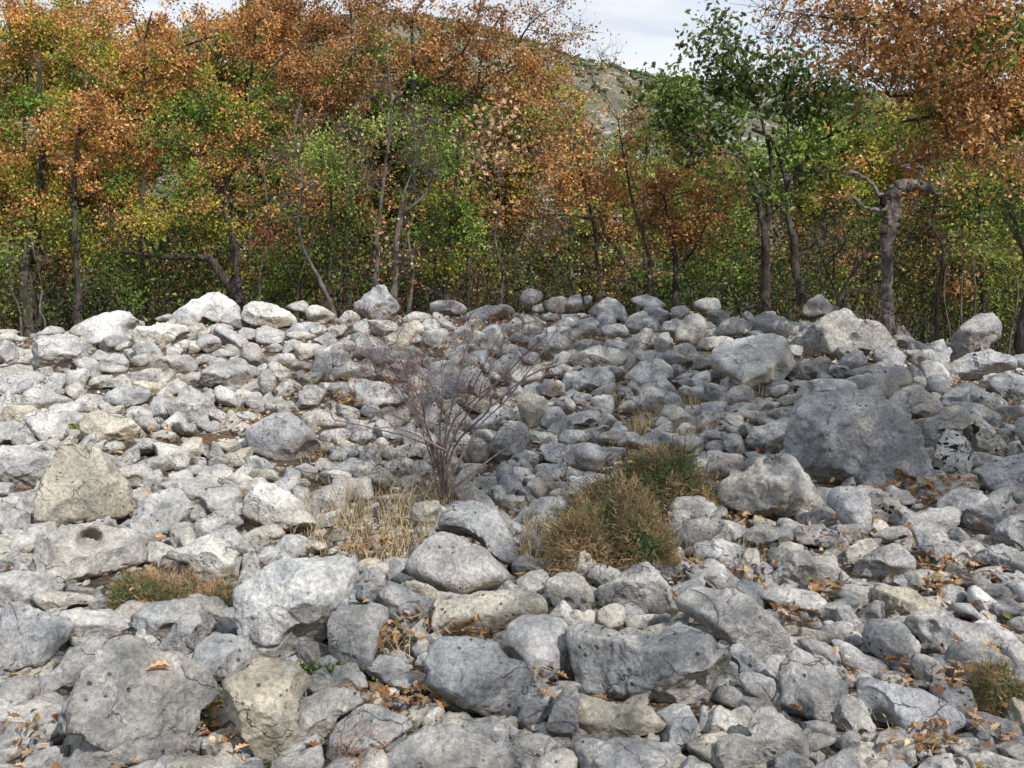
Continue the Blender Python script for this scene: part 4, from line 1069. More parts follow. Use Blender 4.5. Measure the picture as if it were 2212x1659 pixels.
T_('gnarled leaning oak with long horizontal limb behind the white skyline peak','tree',TA,16.8,[('1200,1530 1130,1400 1060,1310 1000,1280 850,1280 600,1250',34,9),('1190,1520 1170,1330 1160,1200 1110,1000 1060,880 1000,790',28,6),('1120,1020 1140,880 1230,780',15,6)],
 [(560,1080,80,40,'o',1.1),(700,1070,130,60,'yo'),(850,1130,160,70,'y'),(1020,1150,130,90,'y'),(900,990,140,80,'yg'),(1050,1030,110,60,'yo'),(1100,800,130,60,'o'),(1150,560,150,110,'gy'),(1000,620,140,90,'g'),(850,700,120,90,'gl'),(1250,650,110,90,'yo'),(1200,700,60,80,'d')])
T_('tall orange-crowned tree with thin dark stem left of centre','tree',TA,19,[('720,1500 700,1200 700,900 720,500 710,220 750,60',14,5),('715,350 850,250 1080,180',8,3),('710,300 690,200 660,60',7,3)],
 [(600,120,150,90,'o',.9),(780,120,150,90,'o',1.),(500,200,130,90,'oy',.9),(870,290,130,90,'o'),(960,420,110,70,'oy'),(1010,110,160,80,'o',.75),(640,330,120,90,'yo',.9),(760,480,140,100,'oy'),(700,-40,300,80,'o',.8),(400,60,160,90,'oy',.7)])
T_('russet tree with hidden stem behind the pale green-leaved oak','tree',TA,18.5,[('1250,1500 1240,900 1250,300 1300,100',13,5),('1245,500 1400,300 1560,180',8,3)],
 [(1200,140,160,90,'o'),(1380,90,150,90,'ob'),(1560,150,150,110,'b'),(1330,290,150,100,'bo'),(1500,380,140,120,'b'),(1600,560,130,110,'b'),(1380,520,130,100,'bg'),(1450,700,120,80,'bg'),(1500,-30,350,70,'b',.9),(1330,900,130,100,'bg'),(1560,960,110,90,'b'),(1620,1080,100,60,'b')])
T_('thin crooked S-bent trunk with few orange leaves left of the grey skyline tooth','tree',TA,15.2,[('1665,1570 1610,1430 1560,1340 1510,1240 1488,1100 1495,900 1478,750 1465,650 1510,450',15,4),('1490,900 1430,820 1380,760',4,2),('1480,760 1560,600 1640,560',4,2)],
 [(1460,900,70,50,'o',.7),(1400,760,60,50,'p',.2),(1560,930,60,40,'o',.6),(1500,560,80,80,'b',.15),(1440,1030,60,40,'k',.1)],bark=M_BARKL,sparse_twigs=6,name='thin_tree')
T_('slender straight sapling with red-brown leaves at half height','sapling',TA,15.8,[('1290,1500 1298,1350 1325,1200 1340,1050 1310,800',9,3)],[(1310,1180,90,30,'r',1.),(1400,1200,70,25,'r',.9),(1280,1080,70,50,'bg',.5)],bark=M_BARKL,name='thin_tree')
T_('thin dark sapling just left of the crooked S-bent trunk','sapling',TA,15.6,[('1480,1500 1500,1380 1520,1290 1560,1150 1600,1000',7,3)],[(1640,800,110,90,'l',1.),(1650,900,80,70,'gl',.8),(1600,720,70,50,'l')],name='thin_tree')
T_('leaning pale bare stem at the far left edge','sapling',TA,15.9,[('105,1620 90,1530 55,1450 45,1330 30,1200',7,3)],[(30,1280,60,60,'lg')],bark=M_BARKL,name='thin_tree')
T_('pale bare stem in front of the thick dark-trunked oak','sapling',TA,16,[('225,1610 200,1540 185,1430 165,1300 150,1180',8,3)],[(200,1300,70,40,'k',.15)],bark=M_BARKL,name='thin_tree')
for lab,cl in [('dark green bush between the second and third left trunks',[(620,1420,150,110,'d'),(560,1330,100,70,'g'),(720,1450,90,70,'dg')]),
               ('green bush right of the leaning oak trunk',[(1350,1380,130,100,'gl'),(1250,1400,70,80,'oy'),(1420,1300,90,70,'g')])]:
    T_(lab,'bush',TA,17.2,[(f'{cl[0][0]},1540 {cl[0][0]+10},1400',6,3)],cl,name='bush')
T_('light green-leaved young oak left of the bare grey trunks','tree',TB,16.2,[('60,1500 80,1200 70,900 60,760',9,4)],[(60,780,110,70,'l'),(110,880,100,60,'l'),(20,860,80,60,'ly'),(150,980,90,60,'gy',.7),(110,1120,110,80,'d'),(60,1250,110,90,'dg')])
T_('tall bare grey trunk with fine leafless twigs behind the grey skyline tooth','tree',TB,15,[('300,1425 305,1300 312,1200 330,1000 350,800 372,560 362,350 352,200',17,4),('335,960 260,850 200,760',5,2),('345,850 430,760 520,640',5,2),('365,600 280,480 120,590',4,2),('370,520 460,400 520,380',4,2)],
 [(250,740,60,40,'p',.6),(300,400,100,90,'b',.12),(450,600,120,90,'k',.06),(170,650,90,90,'b',.08),(250,900,100,80,'k',.05),(500,800,100,90,'k',.05)],bark=M_BARKL,sparse_twigs=9,name='bare_tree')
T_('forked grey-brown trunk with hanging orange leaves low on its right','tree',TB,14.8,[('392,1500 395,1330 405,1200 430,1080 500,1015 560,950 600,850',19,5),('400,1250 410,1120 450,950 500,800 560,600',11,3)],
 [(435,1290,36,40,'op',1.4),(415,1350,22,30,'p',1.2),(600,850,110,90,'k',.08),(520,700,110,90,'g',.15),(480,940,110,70,'k',.05)],bark=M_BARKL,sparse_twigs=8,name='bare_tree')
T_('third slim grey trunk of the centre-left cluster','tree',TB,15.3,[('465,1550 478,1400 480,1300 458,1150 470,1000 540,700',13,3)],[(540,700,100,100,'gl',.4),(600,850,110,80,'g',.6)],bark=M_BARKL,sparse_twigs=4,name='bare_tree')
T_('dark-trunked green oak with glossy bright leaves at centre','tree',TB,16.5,[('650,1510 648,1380 655,1250 700,900 720,600',20,6),('605,1500 608,1380 600,1280',18,12),('670,1120 740,1050 780,980',8,4)],
 [(680,740,140,90,'lg'),(640,860,130,90,'g'),(560,1000,110,80,'gy'),(720,1150,110,90,'lg',1.2),(780,1220,80,80,'l'),(700,1040,120,70,'g'),(260,600,110,70,'l',.6),(430,640,100,70,'lg',.6),(560,1180,100,90,'dg'),(740,1330,130,70,'gy'),(500,560,80,50,'l',.4)])
T_('wavy thin sapling topped with pale peach dead leaves','sapling',TB,14.8,[('925,1480 930,1400 925,1320 895,1200 898,1120 920,1000 912,880 905,780 890,680',8,3),('908,850 960,820 1000,800',3,2)],
 [(900,620,70,38,'p',1.3),(850,700,50,40,'p',1.2),(910,720,50,40,'p',1.2),(800,800,55,42,'p',1.2),(950,800,50,34,'p',1.2),(870,1030,55,50,'po',.8),(760,740,40,30,'p')],bark=M_BARKL,leaf=.085,name='thin_tree')
T_('wide russet-brown oak with dark stem reaching above the hill crest','tree',TB,17.8,[('490,1400 485,1100 500,700 490,300 480,100 560,-40',18,6),('495,450 650,370 750,230 800,100 830,-40',10,4),('500,600 700,520 860,380 1010,320',9,3),('640,380 560,280 520,150',6,3)],
 [(420,110,170,90,'b',.7),(600,170,150,90,'b'),(770,180,140,90,'b'),(560,320,150,90,'bo'),(730,330,150,90,'b'),(900,260,140,80,'b',1.1),(1020,290,130,80,'bo'),(1100,400,130,80,'b'),(930,430,140,80,'b'),(770,470,150,80,'bg'),(1040,510,150,70,'b'),(1170,300,110,60,'b',.9),(880,560,140,60,'bg'),(620,480,110,80,'g',.8),(1150,560,120,60,'b',.8),(900,50,140,50,'b',.6),(330,30,150,60,'b',.5),(820,640,140,70,'bg'),(1050,640,140,60,'bg',.9)],leaf=.055)
T_('brown-leaved tree behind the bare grey trunks, top cut by the frame','tree',TB,18.6,[('150,1400 160,900 150,500 180,200 170,0',14,5),('155,500 260,330 330,200',7,3)],
 [(60,120,130,90,'b'),(200,160,130,100,'b'),(120,320,140,100,'bg'),(260,330,110,90,'bg'),(100,480,130,90,'b'),(60,640,120,80,'bg'),(240,500,110,80,'gb',.7),(150,-20,250,70,'b',.9)],leaf=.055)
T_('spreading branch tree with sparse russet leaves silhouetted against the sky','tree',TB,18.2,[('760,1400 780,900 800,500 850,200 950,50',12,5),('810,450 950,330 1050,150 1130,70 1200,30',7,2),('900,400 1080,300 1200,500 1300,450',5,2)],
 [(1060,90,100,45,'b',.6),(1160,170,110,45,'b',.6),(1240,190,90,35,'b',.55),(1310,150,70,30,'b',.45),(1210,30,70,25,'b',.45),(960,90,110,60,'b',.6),(1430,270,30,30,'k',.5),(1470,320,30,20,'b',.5),(1160,760,140,80,'b',.8)],leaf=.055,sparse_twigs=2)
T_('orange-brown crowned oak with reddish trunk right of the peach-leaved sapling','tree',TB,15.6,[('1415,1460 1400,1250 1385,1120 1370,1060 1320,860 1285,740 1290,680',14,4),('1290,720 1350,690 1380,620',5,2),('1330,880 1380,820',5,3)],
 [(1200,900,130,70,'bo'),(1330,880,120,80,'ob'),(1290,1000,140,70,'bo'),(1420,930,80,90,'o'),(1390,770,90,60,'bo',.8),(1260,640,90,60,'b',.4),(1310,570,110,50,'po',.35),(1150,830,120,60,'bo',.8),(1090,1090,120,70,'bo',.9),(1450,1050,60,60,'o')])
T_('leaning thin dark stem left of the reddish-trunked oak','sapling',TB,15,[('1260,1440 1190,1350 1130,1280 1080,1230 1010,1130',7,3),('1190,1350 1220,1250 1300,1130',3,2)],[(1080,1180,90,60,'bk',.3),(1180,1150,90,70,'k',.1)],sparse_twigs=6,name='bare_tree')
T_('dark curved stem behind hanging rust leaves, right of the reddish-trunked oak','tree',TB,15.4,[('1600,1450 1560,1340 1500,1240 1440,1170 1420,1080',11,4),('1660,1450 1665,1340 1650,1230 1620,1150 1575,1010 1552,850 1520,690 1505,600',11,3)],
 [(1550,590,90,60,'po',.9),(1600,480,60,40,'p',.7),(1640,590,50,40,'p',.7),(1560,700,50,40,'po',.7),(1430,1400,45,45,'ob',1.2),(1500,1410,40,30,'b',.8),(1380,400,80,60,'p',.25),(1340,330,60,40,'p',.2)])
T_('bushy orange oak left of the dark green oak','tree',TC,15.8,[('205,1400 208,1250 205,1180 180,1050 150,900',20,6),('205,1250 290,1150 340,1050',9,4),('110,1370 90,1250 60,1080',12,5)],
 [(90,850,130,80,'o'),(230,800,130,80,'o',1.1),(350,760,110,60,'o'),(320,880,130,80,'ob'),(160,950,130,80,'b'),(330,1020,130,70,'b'),(200,1080,140,70,'b'),(60,1020,100,80,'ob'),(440,900,80,90,'o'),(90,1140,90,50,'b'),(330,1120,100,40,'b',.8),(500,840,60,60,'ob',.8)])
T_('bright green bush behind the bushy orange oak, right of the hillside view','bush',TC,17.5,[('60,1400 60,1000 70,700 90,500',10,4)],[(60,480,110,60,'lg'),(150,460,90,60,'g'),(60,600,110,70,'gl'),(170,560,100,70,'g'),(60,700,80,60,'l'),(200,680,110,50,'dg'),(480,980,90,110,'lg'),(360,1230,110,80,'lg'),(250,1300,90,60,'lg'),(60,1240,80,90,'l'),(500,1300,100,80,'lg')],name='bush')
dg=T_('dark green oak with two slender dark stems standing against the sky','tree',TC,14.6,[('622,1400 620,1250 612,1100 600,980 570,850 545,770',30,7),('625,1060 640,900 648,720 610,600 590,480',16,5),('790,1400 770,1280 745,1100 725,950 718,840 690,740 640,640 560,590',22,6),('722,835 790,760 840,680 900,630 1000,590 1060,570',13,4),('545,770 480,700 400,620',7,3),('700,740 720,640 700,520',7,3),('790,1390 720,1370 640,1385 520,1420',8,3),('760,1180 830,1150 850,1110',8,3),('620,1120 540,1180 430,1300',5,2),('780,1260 900,1200 1000,1080 1040,1010',5,2)],
 [(390,140,60,50,'d',1.2),(450,200,40,40,'d'),(340,210,55,40,'d',1.1),(360,300,70,60,'d',1.1),(430,270,50,40,'d'),(520,330,90,50,'d'),(640,310,80,60,'d'),(740,290,50,60,'d',1.1),(560,420,120,70,'dg'),(700,400,120,60,'d'),(430,420,110,70,'d'),(300,480,120,60,'dg'),(160,400,100,50,'d'),(180,500,110,60,'gd'),(230,620,120,60,'d'),(330,700,80,40,'d',.8),(450,560,100,60,'dg',.8),(650,520,90,50,'g',.7),(860,420,110,60,'d'),(900,340,60,50,'d'),(1010,430,110,50,'d'),(780,520,110,60,'d',.9),(900,520,110,50,'dg'),(1020,500,90,50,'d'),(850,700,100,50,'g',.7),(790,640,70,50,'dg',.6),(170,560,80,50,'d'),(480,680,90,50,'gd',.8),(760,800,80,60,'gd',.6),(560,880,80,70,'gd',.5),(660,960,90,60,'gk',.4),(900,800,100,60,'gd',.5),(420,800,80,60,'gl',.5),(250,720,70,40,'gd',.6)],leaf=.085,lobed=True,dens=1.45)
T_('low bare dark branches arching left of the dead trunk','bush',TC,13.9,[('950,1395 1000,1290 1060,1200 1120,1130 1180,1090',9,4),('900,1220 940,1180 980,1120 970,1060',6,3),('930,1290 940,1180 900,1060',5,2),('960,1380 900,1250 850,1100 830,1050',5,2),('1010,1280 1050,1150 1040,1020',4,2)],
 [(1000,1150,110,90,'k',.06),(880,1100,100,90,'k',.08),(700,1330,120,60,'k',.06)],sparse_twigs=6,name='bare_bush')
T_('olive-yellow bush filling the gap between dark green oak and dead trunk','bush',TC,16.6,[('880,1420 890,1200 900,1000',8,4)],[(900,900,120,90,'by',.9),(850,760,110,80,'yl'),(1000,760,110,80,'yo',.9),(960,1000,110,80,'bk',.8),(820,940,100,80,'gy',.8),(1080,640,120,60,'yg'),(760,1040,90,90,'br',.7),(1120,560,120,70,'yg'),(930,1150,120,70,'kb',.9),(860,1270,110,70,'kg',.9)],name='bush')
# dead snag in front of the wood
def snag():
    Y=13.2; pm=Y/F; T=TC; s=T[2]
    P=lambda q:np.array([atY(*tp(T,x,y),Y+dz) for x,y,dz in q])
    base=atY(*tp(T,1178,1480),Y); base[2]=float(hgt(base[0],base[1]))-.1
    root=empty('dead_tree',base); tag(root,'weathered grey dead trunk, hollow at its fork, with broken crooked limbs','dead tree')
    def part(nm,q,rad,n=40,sides=18,rough=.3,seed=1):
        W3=P(q); C=smoothpath(W3,n); C=C+np.stack([n2(np.arange(n)*.8,np.full(n,seed*3.),1,seed)*.018,0*np.arange(n),n2(np.arange(n)*.8,np.full(n,seed*5.),1,seed+9)*.015],1); r=np.interp(np.linspace(0,1,n),np.linspace(0,1,len(rad)),rad)*s*pm*.95*.82
        mb=MB(); tube(mb,C,r,sides,rough=rough,seed=seed); return mb.build(nm,M_DEAD,root,base)
    part('trunk',[(1178,1540,0),(1180,1460,0),(1182,1380,0),(1178,1280,0),(1172,1170,0),(1182,1080,0),(1200,1010,0),(1202,950,.02),(1195,905,.03)],[58,42,36,34,33,35,38,46,34],90,30,.36)
    part('limb',[(1200,960,.03),(1205,900,0),(1215,868,0),(1260,850,0),(1320,850,.1),(1375,868,.15),(1400,885,.2)],[34,40,33,34,26,24,12],60,20,.5,4)
    part('limb',[(1290,850,0),(1330,815,.1),(1345,780,.1),(1310,770,.1),(1270,762,.1)],[14,10,8,8,4],20,8,.3,5)
    part('limb',[(1160,920,-.02),(1130,885,-.1),(1105,845,-.1),(1070,818,-.15),(1045,808,-.15),(1018,795,-.15)],[18,15,12,11,9,4],24,10,.4,6)
    part('limb',[(1165,965,-.02),(1125,962,-.1),(1090,962,-.15),(1062,945,-.2),(1040,925,-.2)],[22,14,9,8,4],20,10,.4,7)
    part('limb',[(1330,800,.1),(1318,730,.15),(1295,650,.2)],[6,5,3],12,6,.2,8)
    # black lump that paints the shade inside a hollow where a limb rotted away
    m,nt,b,out=newmat('hollow_shade'); b.inputs['Base Color'].default_value=(.012,.01,.008,1)
    c=atY(*tp(T,1160,925),Y-.125)
    V,Fa=ICO[3]; nn=fbm(V*2.3,4,3); V2=V*(1+.35*nn)[:,None]*[.045,.02,.075]
    o=mk('hollow',V2+c,[Fa],m,root,None,True,loc=base); o.location=(0,0,0)
    for (x,y,dz,dx,dy) in ((1400,885,.2,1,-.1),(1018,795,-.15,-1,.4),(1040,925,-.2,-1,.4),(1270,762,.1,-1,.2),(1195,905,0,0,1.)):
        q=atY(*tp(T,x,y),Y+dz); sp=MB()
        for _ in range(7):
            e=q+np.array([dx*rng.uniform(.03,.13),rng.normal()*.03,dy*rng.uniform(.02,.12)+rng.normal()*.03]); o_=q+rng.normal(size=3)*.02-np.array([dx,0,dy])*.04; tube(sp,wiggle(o_,e,4,.1),np.linspace(.018,.002,4),4)
        sp.build('splinter',M_DEAD,root,base)
    mb=MB()
    for a,r in ((-1.2,.05),(-.2,.045),(.6,.05),(1.4,.04),(2.4,.035)):
        e=base+np.array([math.sin(a)*.55,-.12*math.cos(a)-.1,-.12]); tube(mb,smoothpath([base+[math.sin(a)*.15,-.05,.3],base+[math.sin(a)*.3,-.12,.12],e],8),np.linspace(r*1.6,r*.6,8),8,rough=.3)
    mb.build('root',M_DEAD,root,base)
snag()
T_('thin dark sapling just right of the dead trunk','sapling',TC,14.5,[('1405,1530 1418,1350 1430,1150 1408,1020 1412,850 1405,700',11,3)],[(1440,850,70,60,'op',.5),(1420,640,90,60,'g',.6)],name='thin_tree')
for x,x2,l in ((1520,1522,'pale thin upright stem, left one right of the dead trunk'),(1565,1572,'pale thin upright stem, middle one right of the dead trunk'),(1470,1440,'pale leaning stem beside the thin dark sapling'),(1745,1775,'pale short stem near the standing skyline rock')):
    T_(l,'sapling',TC,15.2,[(f'{x},1560 {x2},1350 {x+4},1180',6,3)],[(x,1150,50,40,'yg',.4)],bark=M_BARKL,name='thin_tree')
T_('black trunk at the right edge behind the standing skyline rock','tree',TC,13.4,[('1790,1640 1780,1560 1800,1450 1840,1330',26,14)],[(1750,950,80,60,'d'),(1700,900,80,50,'d',.8),(1820,1000,80,70,'dg')])
T_('olive-leaved tree with yellow highlights right of the dead trunk','tree',TC,17,[('1620,1540 1610,1200 1600,900 1560,650',13,5),('1605,1000 1500,850 1420,760',7,3)],
 [(1300,620,120,80,'yg'),(1450,560,120,80,'gy'),(1400,720,110,80,'gy'),(1600,700,130,90,'gb'),(1500,860,120,80,'yg'),(1640,860,130,90,'gd'),(1720,1000,120,80,'gy'),(1560,1010,120,80,'g'),(1330,960,100,90,'gb',.9),(1700,1180,130,90,'yl'),(1560,1170,110,80,'gb'),(1330,1120,100,90,'kb',.9),(1640,1330,120,80,'yg',.9),(1480,1330,110,80,'kb',.8),(1760,1330,80,80,'yl'),(1760,750,110,80,'gb'),(1400,1250,100,70,'kb')])  # darkest clumps: the near oak's shade put into their leaf colours
# overhanging oak whose trunk stands right of the frame
T_('near orange oak whose heavy boughs overhang the scree from the right edge','tree',TC,10.2,[('2300,1900 2280,1300 2240,700 2180,300 2150,-100',60,22),('2230,700 2000,560 1800,500 1500,520 1250,560',22,5),('2180,330 1950,250 1700,180 1500,100 1290,130',22,5),('2190,450 1950,400 1700,330 1400,420 1200,440',22,5),('1500,100 1250,70 1000,95 850,80 720,50 640,35',8,2),('2150,0 1900,-60 1600,-60 1300,-40',20,6)],
 [(625,45,18,22,'op',.9),(680,85,40,24,'po',.8),(760,110,50,24,'op',.8),(850,115,60,26,'o',.9),(640,170,18,14,'op',.6),(740,165,24,14,'op',.6),(930,95,60,40,'o'),(870,195,36,30,'ob'),(1030,110,80,60,'o'),(1010,40,70,50,'o'),(1060,210,90,50,'o',.9),(940,285,50,30,'ob',.9),(1010,310,70,30,'ob',.8),(1150,120,100,70,'ob'),(1200,230,100,60,'og',.9),(1300,60,120,70,'ob'),(1310,180,110,60,'ob'),(1450,90,120,80,'o',1.1),(1600,60,130,80,'ob'),(1750,90,130,80,'og'),(1400,290,110,60,'b',.8),(1550,230,120,70,'bo'),(1700,240,120,70,'gb'),(1250,370,110,40,'go',.7),(1450,400,120,60,'b'),(1600,400,120,60,'ob'),(1760,420,110,70,'ob'),(1500,520,120,60,'ob'),(1650,560,120,60,'ob'),(1780,600,100,60,'bg'),(1350,510,100,40,'gy',.7),(1380,740,70,40,'r',.9),(1500,450,130,60,'ob'),(1250,300,120,50,'ob'),(1700,500,120,60,'ob'),(1560,330,120,50,'ob'),(1480,640,110,50,'ob'),(1620,700,80,40,'ob',.8),(1760,720,80,40,'ob',.7),(1900,200,180,130,'ob'),(2100,0,200,130,'ob'),(1950,480,180,120,'ob'),(2200,250,200,150,'ob'),(1150,370,80,30,'g',.6)],leaf=.050,lobed=False,twigs=5,depth=1.2,dens=2.4)
# shade trees standing beside and behind the photographer's right
SUN_AZ=math.radians(38); SUN_EL=math.radians(44)
SD=np.array([math.sin(SUN_AZ)*math.cos(SUN_EL),-math.cos(SUN_AZ)*math.cos(SUN_EL),math.sin(SUN_EL)])
def shade_tree(label,spots,h,trunk_xy,dens=1.):
    g=float(hgt(*trunk_xy)); base=np.array([trunk_xy[0],trunk_xy[1],g-.1]); root=empty('oak_tree',base); tag(root,label,'tree',GT)
    mb=MB(); top=base+[.2,.1,h*.9]; tp_=smoothpath([base,base+[.1,0,h*.4],top],14); tube(mb,tp_,np.linspace(.22,.07,14),10,rough=.3); mb.build('trunk',M_BARK,root,base)
    tw=MB(); cr=MB()
    for (u,v,rx,ry,d) in spots:
        p=hit(u,v) if v>700 else atY(u,700,14); k=p[1]/F
        C=p+SD*((h+rng.uniform(-.5,.5)-p[2])/SD[2])
        if C[1]>-.5 and C[2]-CAM[2]<max(.1,C[1])*.36+.4: C=p+SD*((max(.1,C[1])*.36+2.6+CAM[2]-p[2])/SD[2])
        ax=rx*k; ay=max(ry*k*3.2,.5)
        tube(tw,wiggle(tp_[9],C,10,.12,.05),np.linspace(.05,.012,10),5,(.09,.07,.055,1))
        nsub=int(6+ax*ay*4); S=C+rng.uniform(-1,1,(nsub,3))*[ax,ay,.5]
        for q in S: tube(tw,wiggle(C,q,5,.2),np.linspace(.014,.004,5),4,(.1,.08,.06,1))
        n=int(d*dens*1.1*math.pi*ax*ay/(.1*.1*.36))
        add_leaves(cr,S[rng.integers(0,nsub,n)]+rng.normal(size=(n,3))*.3,.10,'ob')
    tw.build('limb_spray',M_TWIG,root,base); cr.build('crown',M_LEAF,root,base,smooth=False)
shade_tree('tall orange oak beside the scree just right of the view',[(1900,850,330,90,1.3),(1380,790,170,80,1.1),(2150,960,220,110,1.3),(1250,700,260,50,.9),(1700,1000,260,80,1.1),(2050,700,300,60,1.1),(1480,900,200,80,1.1),(1950,1020,240,60,1.)],7.5,(8.4,2.0),dens=1.7)
shade_tree('broad orange oak standing behind the viewer on the right',[(900,850,260,110,.65),(1250,950,260,110,.9),(1000,1050,260,90,.7),(1400,1200,230,90,.8),(1900,1050,200,70,.8),(1150,800,260,70,.9),(1250,720,260,50,.9)],7.,(6.6,-4.5),dens=1.6)
shade_tree('orange oak standing behind the viewer',[(250,1560,300,90,.45),(700,1500,260,90,.45),(1100,1500,260,80,.45),(1400,1500,260,80,.45),(1150,1280,200,70,.35),(1750,1600,200,50,.35)],6.,(2.2,-5.5))
print('leaves',NL[0])
# ------------------------------------------------------------------ rosehip shrub
def rose():
    b=hit(985,1115); Y=b[1]+.1; pm=Y/F
    root=empty('rosehip_shrub',b); tag(root,'bare thorny shrub of thin red-brown twigs dotted with dark red hips','shrub')
    tips=[]; mb=MB()
    C1=(.125,.09,.08,1);C3=(.16,.13,.11,1);C2=(.14,.075,.062,1)
    def grow(p,d,L,r,lev):
        n=5; P=[p]; q=p.copy(); dd=d.copy()
        for i in range(n):
            dd=dd+rng.normal(size=3)*.27+np.array([0,0,-.02 if lev>1 else .02]); dd/=np.linalg.norm(dd); q=q+dd*L/n; P.append(q.copy())
        P=np.array(P); tube(mb,P,np.linspace(r,r*.62,len(P)),5 if lev<2 else 3,C1 if lev<2 else C2)
        if lev>=4: tips.append(P[-1]); return
        k=[4,4,4,3,2][lev] if r>.0016 else 2
        for i in range(k):
            j=rng.integers(2,len(P)); nd=dd+rng.normal(size=3)*.75; nd[2]*=.8; nd/=np.linalg.norm(nd)
            grow(P[j],nd,L*rng.uniform(.55,.85),r*.6,lev+1)
    trunks=[((965,1010),(930,880),.009),((1000,1010),(1090,900),.008),((960,980),(860,830),.008),((975,1000),(980,820),.008),((955,990),(740,930),.006),((1010,960),(1210,740),.007),((1000,950),(1130,820),.006),((985,980),(1040,740),.006),((950,1000),(880,760),.006),((940,960),(700,850),.0055),((930,930),(790,770),.005),((1000,960),(1120,720),.005)]
    for a,c,r in trunks:
        A=atY(*a,Y+rng.uniform(-.1,.1)); E=atY(*c,Y+rng.uniform(-.35,.35)); P=smoothpath([b+rng.normal(size=3)*.02,A,E],10); P+=rng.normal(size=P.shape)*.006
        tube(mb,P,np.linspace(r*1.05,r*.6,10),6,C3); d=E-A; d/=np.linalg.norm(d)
        for j in (4,6,7,8,9,9):
            nd=d+rng.normal(size=3)*.55; nd/=np.linalg.norm(nd); grow(P[j],nd,rng.uniform(.18,.34),r*.34,1 if j>5 else 2)
    # dead pale forked branches reaching right
    for q in ([(1000,1060),(1060,950),(1130,880),(1230,740),(1235,690)],[(1010,1080),(1100,1010),(1200,945)],[(990,1000),(880,950),(760,960)],[(1090,900),(1180,830),(1270,800),(1330,790),(1420,850)]):
        P=smoothpath([atY(*w,Y-.15) for w in q],14); tube(mb,P,np.linspace(.008,.0025,14),5,(.27,.225,.19,1))
    mb.build('stem',M_TWIG,root,b)
    V,Fa=ICO[2]; red=mk('rosehip',V*[.0055,.0055,.0075],[Fa],M_TWIG,root,(.20,.02,.018,1),True)
    tips=np.array(tips); sel=tips[rng.permutation(len(tips))[:95]]
    for i,t in enumerate(sel):
        o=red if i==0 else red.copy()
        if i: col.objects.link(o); o.parent=root
        o.location=t-b-[0,0,.008]
    lf=MB(); k=rng.permutation(len(tips))[:90]; add_leaves(lf,tips[k]+rng.normal(size=(len(k),3))*.01,.018,'r',bright=.6); o=lf.build('foliage',M_LEAF,root,b,smooth=False)
rose()
# ------------------------------------------------------------------ cushion shrubs, ferns, grass, litter
def cushion(label,u,v,ru,rv,mix,n=2600,bl=.13,lumps=5,name='cushion_shrub'):
    b=hit(u,v+rv); Y=b[1]+ru*.4*b[1]/F; k=Y/F; rx,rz=ru*k,rv*2*k
    b=np.array([b[0],Y,float(hgt(b[0],Y))]); root=empty(name,b); tag(root,label,'shrub')
    top=atY(u,v-rv,Y)[2]-b[2]
    st=MB(); fo=MB()
    for l in range(lumps):
        lx=rng.uniform(-.68,.68)*rx if lumps>1 else 0; ly=rng.uniform(-.5,.4)*rx*.7; h=top*rng.uniform(.45,.82)*(1-.45*(lx/rx)**2); R=rx*rng.uniform(.36,.58)
        m=n//lumps
        a=rng.uniform(0,6.283,m); el=np.arccos(rng.random(m)**.75)
        D=np.stack([np.cos(a)*np.sin(el),np.sin(a)*np.sin(el),np.cos(el)],1)
        rr=rng.uniform(.6,1.05,m)[:,None]*(1+.38*fbm(D*2.6+l,7,3))[:,None]
        tip=b+[lx,ly,0]+D*rr*[R,R*.8,h]; tip[:,2]=np.maximum(tip[:,2],b[2]+.02)
        o0=tip-D*bl*rng.uniform(.7,1.2,(m,1))
        side=np.cross(D,rng.normal(size=(m,3))); side/=np.linalg.norm(side,axis=1)[:,None]; w=.0007+.0009*Y/5
        mid=(tip+o0)/2+rng.normal(size=(m,3))*.012; tip=tip+rng.normal(size=(m,3))*.02
        V=np.stack([o0-side*w,o0+side*w,mid+side*w,mid-side*w,tip],1)
        Fq=np.array([[0,1,2,3]]); Ft=np.array([[3,2,4]]); off=np.arange(m)[:,None,None]*5
        q=fbm((tip-b)*7+l,3,2)+rng.normal(0,.35,m)
        pal=np.array([(.09,.13,.05),(.17,.19,.08),(.25,.20,.11),(.33,.20,.10),(.44,.30,.17)]); idx=np.clip(((q*.9+mix)*5).astype(int),0,4)
        c=np.concatenate([pal[idx]*rng.uniform(.8,1.2,(m,1)),np.ones((m,1))],1)
        fo.add(V.reshape(-1,3),[(Fq[None]+off).reshape(-1,4),(Ft[None]+off).reshape(-1,3)],np.repeat(c,5,0))
        for i in range(0,m,110): tube(st,wiggle(b+[lx*.6,ly*.6,0],o0[i],5,.15),np.linspace(.006,.002,5),4,(.10,.07,.05,1))
    st.build('stem',M_TWIG,root,b); fo.build('foliage',M_GRASS,root,b,smooth=False)
cushion('rounded cushion shrub of green and rusty needles, upper one of two at centre right',1455,1045,150,98,.45,34000,.032,10)
cushion('rusty brown cushion shrub below the upper one, holding a pale oak leaf',1362,1158,170,118,.60,34000,.032,10)
cushion('small green and rust cushion shrub at left between rocks',365,1300,160,68,.6,24000,.028,12)
cushion('green cushion shrub at the right edge near the smooth dark oval rock',2220,1530,85,68,.2,16000,.03,7)
cushion('small rusty tuft shrub beneath right side of the upper cushion shrub',1560,1090,50,30,.45,1500,.07,2)
